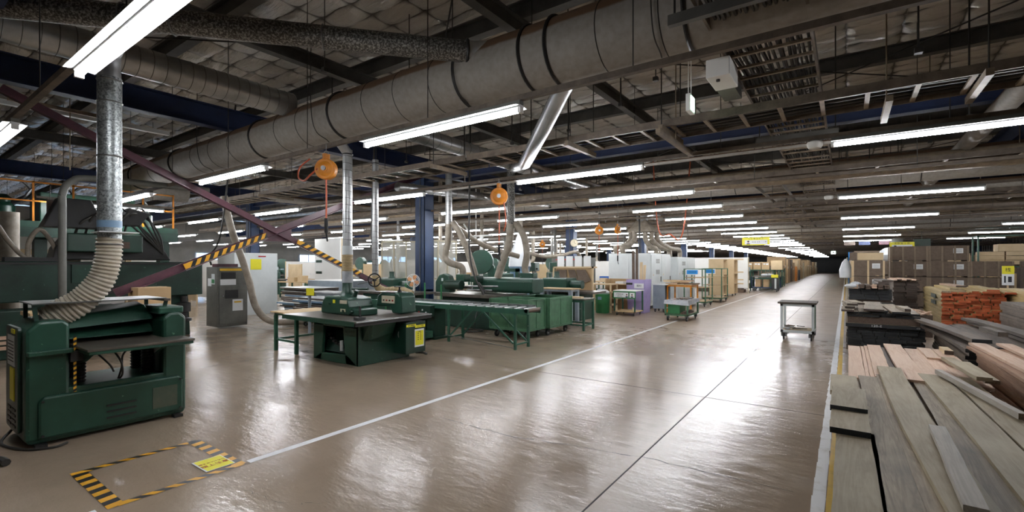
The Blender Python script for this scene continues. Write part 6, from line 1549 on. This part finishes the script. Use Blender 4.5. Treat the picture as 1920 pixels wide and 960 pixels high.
# ------------------------------------------------------------------ workshop equipment in the left half
def drill_press(lab, x, y, rz, m=green):
    t = thing('drill_press', lab, 'drill press', (x, y, 0), rz)
    G().box(-.2, .2, -.3, .3, 0, .06).make('base', m, t, bevel=.01); G().cyl((0,.12,.06), (0,.12,1.75), .05, n=14).make('column', steel, t, smooth=True)
    G().box(-.22, .22, -.28, .12, .9, .94).make('work_table', iron, t); G().rbox(-.13, .13, -.28, .3, 1.4, 1.75, .05).make('head', m, t, bevel=.02)
    G().cyl((0,-.15,1.12), (0,-.15,1.4), .03, n=12).make('spindle', steel, t); G().cyl((.13,-.1,1.5), (.2,-.1,1.5), .03, n=10).bar((.18,-.1,1.5), (.24,-.3,1.35), .015).make('feed_handle', dark, t)
    return t
def band_saw(lab, x, y, rz, m=green):
    t = thing('band_saw', lab, 'band saw', (x, y, 0), rz)
    G().rbox(-.35, .35, -.25, .25, 0, .75, .05).make('base', m, t, bevel=.02); G().box(-.45, .45, -.4, .4, .82, .87).make('work_table', iron, t)
    G().cyl((0,-.12,1.75), (0,.12,1.75), .38, n=32).make('wheel_guard', m, t, bevel=.015, smooth=True); G().prism([(.22,.8),(.42,.8),(.42,1.6),(.3,1.75),(.2,1.6)], 'y', -.1, .1).make('neck', m, t, bevel=.02)
    G().box(-.32, -.29, -.02, .02, .9, 1.6).make('blade_guide', steel, t); G().box(-.1, .1, -.15, .15, .75, .82).make('table_mount', m, t)
    return t
def workbench(lab, x, y, rz, L=2.0, legm=mint, topm=ply, h=.82, grp=None):
    t = thing('workbench', lab, 'workbench', (x, y, 0), rz, grp)
    G().box(-L/2, L/2, -.4, .4, h-.05, h).make('bench_top', topm, t); G().box(-L/2+.1, L/2-.1, -.35, .35, .22, .25).make('lower_shelf', topm, t)
    for xx in (-L/2+.08, L/2-.08):
        for yy in (-.34, .34): G().box(xx-.03, xx+.03, yy-.03, yy+.03, 0, h-.05).make('leg', legm, t)
    return t
def generic_machine(lab, x, y, rz, m=green_d, k=0):
    t = thing('woodworking_machine', lab, 'machine', (x, y, 0), rz)
    G().rbox(-.9, .9, -.45, .45, 0, .8, .05).make('machine_base', m, t, bevel=.02); G().box(-1.3, 1.3, -.5, .5, .8, .86).make('machine_table', iron, t)
    G().rbox(-.5, .35, -.3, .4, .86, 1.25+.1*k, .06, axis='x').make('machine_head', m, t, bevel=.02); G().cyl((.35,0,1.05), (.75,0,1.05), .13, n=20).make('motor', m, t, smooth=True)
    G().lathe((-.2, .1, 1.25+.1*k), [(.12,-.02),(.08,.06),(.08,.2)], 14).make('dust_outlet', m, t, smooth=True)
    G().box(-.8, -.5, -.47, -.45, .4, .7).make('switch_panel', cream, t)
    return t
band_saw('green band saw with round wheel guards behind the moulder hoses', -9.4, 11.6, .5)
drill_press('green drill press behind the moulder, left of the cardboard', -8.9, 15.2, .6)
drill_press('smaller green drill press in front of the clock column', -10.5, 16.4, .2)
generic_machine('green machine with arched frame right behind the moulder', -9.9, 13.2, .0, green, 1)
G_t = thing('arched_frame', 'green arched steel frame on the machine behind the moulder', 'frame', (-8, 12, 0)); G(G_t).box(-8.1, -8.0, 11.6, 11.7, 0, 1.55).box(-8.9, -8.0, 11.6, 11.7, 1.45, 1.55).box(-8.9, -8.8, 11.6, 11.7, 0, 1.45).make('frame_bar', green, G_t)
generic_machine('long dark green machine behind the conveyor, left of the blue column', -11.2, 9.6, 0, green, 0)
generic_machine('green machine with black table in front of the cardboard rack', -7.3, 12.95, .02, green, 0)
simple_table('side_table', 'small grey-legged table behind the green bins', -7.4, -6.3, 11.8, 12.35, .98, ply, bluegrey, .1)
t = thing('template_rack', 'pale timber rack with brown template boards hanging on it', 'rack', (-8, 14.4, 0))
G(t).box(-8.1, -6.7, 14.0, 14.04, .75, 1.58).make('back_board', card, t); cframe(G(t), -8.15, -6.65, 13.9, 14.2, 1.55, .05, .05).box(-8.15, -8.1, 13.9, 13.95, 0, 1.6).box(-6.7, -6.65, 13.9, 13.95, 0, 1.6).box(-8.15, -6.65, 13.9, 14.3, .7, .75).make('frame', card_l, t)
G(t).prism([(-7.6,1.5),(-7.35,1.5),(-7.2,1.1),(-7.5,1.05)], 'y', 13.97, 13.985).prism([(-7.3,1.5),(-6.95,1.5),(-6.75,1.15),(-7.15,1.0)], 'y', 13.95, 13.965).box(-8.05, -7.65, 13.96, 13.98, 1.1, 1.5).make('template_board', brown_w if False else card_d, t)
for k in range(4): G(t).box(-8.05+k*.33, -7.8+k*.33, 14.05, 14.07, 1.6, 1.95).make('white_sheet', paper, t)
t = thing('timber_trestle', 'pale timber trestle shelf right of the template rack', 'shelf', (-6.9, 14.4, 0))
cframe(cframe(G(t), -7.5, -6.6, 15.2, 15.8, .68, .04, .04), -7.5, -6.6, 15.2, 15.8, .25, .04, .04).box(-7.5, -7.45, 15.2, 15.25, 0, .98).box(-6.65, -6.6, 15.2, 15.25, 0, .98).box(-7.5, -7.45, 15.75, 15.8, 0, .98).box(-6.65, -6.6, 15.75, 15.8, 0, .98).box(-7.5, -6.6, 15.2, 15.8, .96, 1.0).make('frame', card_l, t)
t = thing('dust_bag', 'big white dust-collector bag on a pale blue drum behind the moulder', 'dust collector', (-8.7, 12.9, 0))
G(t).lathe((-9.75, 14.25, 0), [(.32,.1),(.36,.12),(.36,1.5),(.4,1.6)], 24).make('drum', lblue, t, smooth=True); G(t).lathe((-9.75, 14.25, 1.6), [(.42,0),(.38,.3),(.22,.8),(.07,1.2),(.02,1.3)], 16).make('bag', plast, t, smooth=True)
for a in (0, 2.1, 4.2): G(t).cyl((-9.75+.3*math.cos(a), 14.25+.3*math.sin(a), 0), (-9.75+.3*math.cos(a), 14.25+.3*math.sin(a), .12), .03, n=8).make('leg', dark, t)
t = thing('suspended_hose', 'cream hose hanging in a long sag left of the clock column', 'hose', (-10, 16, 2))
G(t).tube([(-10.2,15.0,3.6),(-10.2,15.0,2.5),(-10.0,15.2,2.15),(-9.6,15.8,1.98),(-9.4,16.8,2.05),(-9.3,17.8,2.2),(-9.25,18.2,1.9),(-9.2,18.5,1.6)], .07, n=14).make('hose_body', hose_m, t, smooth=True)
tag(G().tube([(-11.8,13.5,3.2),(-11.2,13.5,2.55),(-10.9,13.8,2.6)], .03, n=8).tube([(-11.2,13.5,2.55),(-11.2,13.5,ZR)], .02, n=8).make('bracket_pipe', white_p, smooth=True), 'thin white branching pipe hanging left of the sagging hose', 'pipe')
for k, (x, y) in enumerate(((-9.9, 12.2), (-14.6, 12.5), (-17.5, 15.2))):
    tag(G().cyl((x, y, 0), (x, y, 2.6), .055, n=12).cyl((x-.5, y, 2.62), (x+.5, y, 2.62), .03, n=8).make('white_post', white_p, smooth=True), 'slim white standing post behind the blue column, %s from the camera' % ORD[k], 'post')

# dense background of benches, machines, panels and boxes
random.seed(99)
def panel_screen(lab, x, y, rz, w, h, m, grp):
    t = thing('partition_screen', lab, 'panel', (x, y, 0), rz, grp)
    G().box(-w/2, w/2, -.02, .02, .15, h).make('board', m, t); G().box(-w/2-.03, -w/2, -.03, .03, 0, h+.02).box(w/2, w/2+.03, -.03, .03, 0, h+.02).make('post', card_l, t)
    return t
pm = workbench('x', 0, 0, 0, 2.2, grp='benches in the back of the workshop'); protos = [pm]
pm2 = generic_machine('x', 0, 0, 0, green); pm3 = drill_press('x', 0, 0, 0); pm4 = band_saw('x', 0, 0, 0)
pm5 = panel_screen('x', 0, 0, 0, 2.4, 1.9, white_p, 'panels in the back of the workshop'); pm6 = panel_screen('x', 0, 0, 0, 1.8, 1.7, card_l, 'panels in the back of the workshop')
allp = [(pm, 'green-legged bench with pale top'), (pm2, 'green woodworking machine'), (pm3, 'green drill press'), (pm4, 'green band saw'), (pm5, 'white panel'), (pm6, 'pale timber panel')]
HALF = {'green-legged bench with pale top': (1.15,.5), 'green woodworking machine': (1.35,.6), 'green drill press': (.3,.35), 'green band saw': (.5,.45), 'white panel': (1.3,.1), 'pale timber panel': (1.0,.1)}
taken = [(-10.7-.4,-10.7+.4, 10.4+9.6*i-.4, 10.4+9.6*i+.4) for i in range(7)]+[(-21.9,-20.9, 10.4+9.6*i-.4, 10.4+9.6*i+.4) for i in range(5)]
taken += [(-13.2,-9.5,10.2,15.6),(-18,-15.6,10.5,11.4),(-17.4,-15.8,7,8.9),(-15.4,-12.3,7,11.4),(-10.3,-8.4,17.2,18.2),(-10.2,-9.3,15,18.8),(-19.4,-16,-1,6.5),(-15.2,-13.9,12,13),(-18.1,-17,14.8,15.6)]
first_use = set(); slots = []
for gy in range(0, 15):
    for gx in range(0, 11):
        x = -10.2-gx*3.1+random.uniform(-.5, .5); y = 12.8+gy*3.3+random.uniform(-.5, .5)
        if x > -12.8 and y < 16: continue
        if x > -11.5 and y < 25 and abs(y-20) < 1.5: continue
        if y < 14 and x > -14: continue
        slots.append((x, y, gx, gy))
for gx in range(6):
    slots.append((-17.5-gx*2.8, 8.5+random.uniform(-.5, .5), gx, 20)); slots.append((-20.5-gx*3, 4.5+random.uniform(-.5, .5), gx, 21))
seqn = {}
for (x, y, gx, gy) in slots:
    for rep in range(2):
        p, nm = random.choices(allp, [4, 4, 1, 1.5, 3, 2])[0]
        xx, yy = x+rep*random.uniform(1.2, 1.7), y+rep*1.6
        rz = random.choice([0, .1, -.1, PI/2, PI/2+.1])
        hx, hy = HALF[nm]; 
        if rz > 1: hx, hy = hy, hx
        bb = (xx-hx-.1, xx+hx+.1, yy-hy-.1, yy+hy+.1)
        if bb[1] > -9.6 or any(bb[0] < q[1] and bb[1] > q[0] and bb[2] < q[3] and bb[3] > q[2] for q in taken): continue
        taken.append(bb)
        if p.name in first_use: o = dup(p, (xx, yy, 0), rz)
        else: first_use.add(p.name); o = p; o.location = (xx, yy, 0); o.rotation_euler.z = rz
        k = seqn.get(nm, 0); seqn[nm] = k+1
        dist = 'back' if yy > 30 else ('middle' if yy > 19 else 'front')
        o['label'] = '%s in the workshop %s, %s row back, %s from columns' % (nm, dist, ORD[min(gy, 30)], ORD[gx*2+rep])
        o['group'] = nm+'s in the background of the workshop'
        if p is pm:
            h = .82
            for j in range(random.choice([1, 2, 2])):
                dx = random.uniform(-.7, .7); s = random.uniform(.15, .35); hh = random.uniform(.1, .45); m = random.choice([card, card_l, plast, brown_w, white_p, blue_p, green])
                a = math.cos(rz)*dx; b = math.sin(rz)*dx
                q = G(); q.off = Vector((xx+a, yy+b, h)); q.rbox(xx+a-s, xx+a+s, yy+b-s*.7, yy+b+s*.7, h, h+hh, .02)
                tag(q.make('storage_box', m), '%s box on a bench, %s row back, %s from the columns, %s one' % ({'cardboard':'tan','pale_board':'pale','white_plastic':'milky white','brown_timber':'brown','white_paint':'white','blue_plastic':'blue','machine_green':'green'}[m.name], ORD[min(gy, 30)], ORD[gx*2+rep], ORD[j]), 'box', 'boxes on the workshop benches')
# hoses dropping in the background
for k in range(22):
    x = random.uniform(-22, -10.9); y = random.uniform(11.5, 36)
    t = thing('dust_pipe', 'grey extraction drop with dusty hose in the far-left workshop', 'dust pipe', (x, y, 2), 0, 'extraction drops in the background')
    G(t).cyl((x, y, 2.3), (x, y, ZR+.11), .08, n=12).make('pipe', random.choice([spiral, zinc_d, hose_m]), t, smooth=True)
    G(t).tube([(x,y,2.35),(x+.02,y,2.0),(x+random.uniform(-.3,.3),y,1.7),(x+random.uniform(-.4,.4),y+.1,1.25)], .08, n=10).make('hose', hose_m, t, smooth=True)
t = thing('notice_board', 'white board with dark slots left of the rip saw pipe in the background', 'panel', (-17, 12, 0))
G(t).box(-17.6, -15.9, 11.0, 11.05, .6, 2.7).make('board', white_p, t)
for z in (1.3, 1.75): G(t).box(-17.5, -17.1, 10.99, 11.0, z, z+.1).make('slot', green_d, t)
G(t).box(-17.6, -17.5, 11.05, 11.15, 0, 2.7).box(-16.0, -15.9, 11.05, 11.15, 0, 2.7).make('post', card_l, t)
for k, (x, y, w, z0, z1, lab) in enumerate(((-13.9, 11.6, .9, 1.35, 1.75, 'white sheet on the wall right of the slotted board, upper one'), (-13.7, 11.7, 1.0, .95, 1.2, 'white sheet right of the slotted board, lower one'))): pass
t = thing('machine_cabinet', 'white machine cabinet with yellow sheet behind the grey control cabinet', 'cabinet', (-16.6, 7.7, 0))
G(t).box(-17.2, -16.0, 7.2, 8.6, 0, 2.05).make('cabinet_body', grey_l, t, bevel=.01); G(t).box(-15.995, -15.99, 7.7, 8.05, 1.5, 1.85).make('yellow_sheet', yel_sign, t); G(t).box(-15.995, -15.99, 7.95, 8.2, 1.92, 1.96).make('red_strip', redp, t)
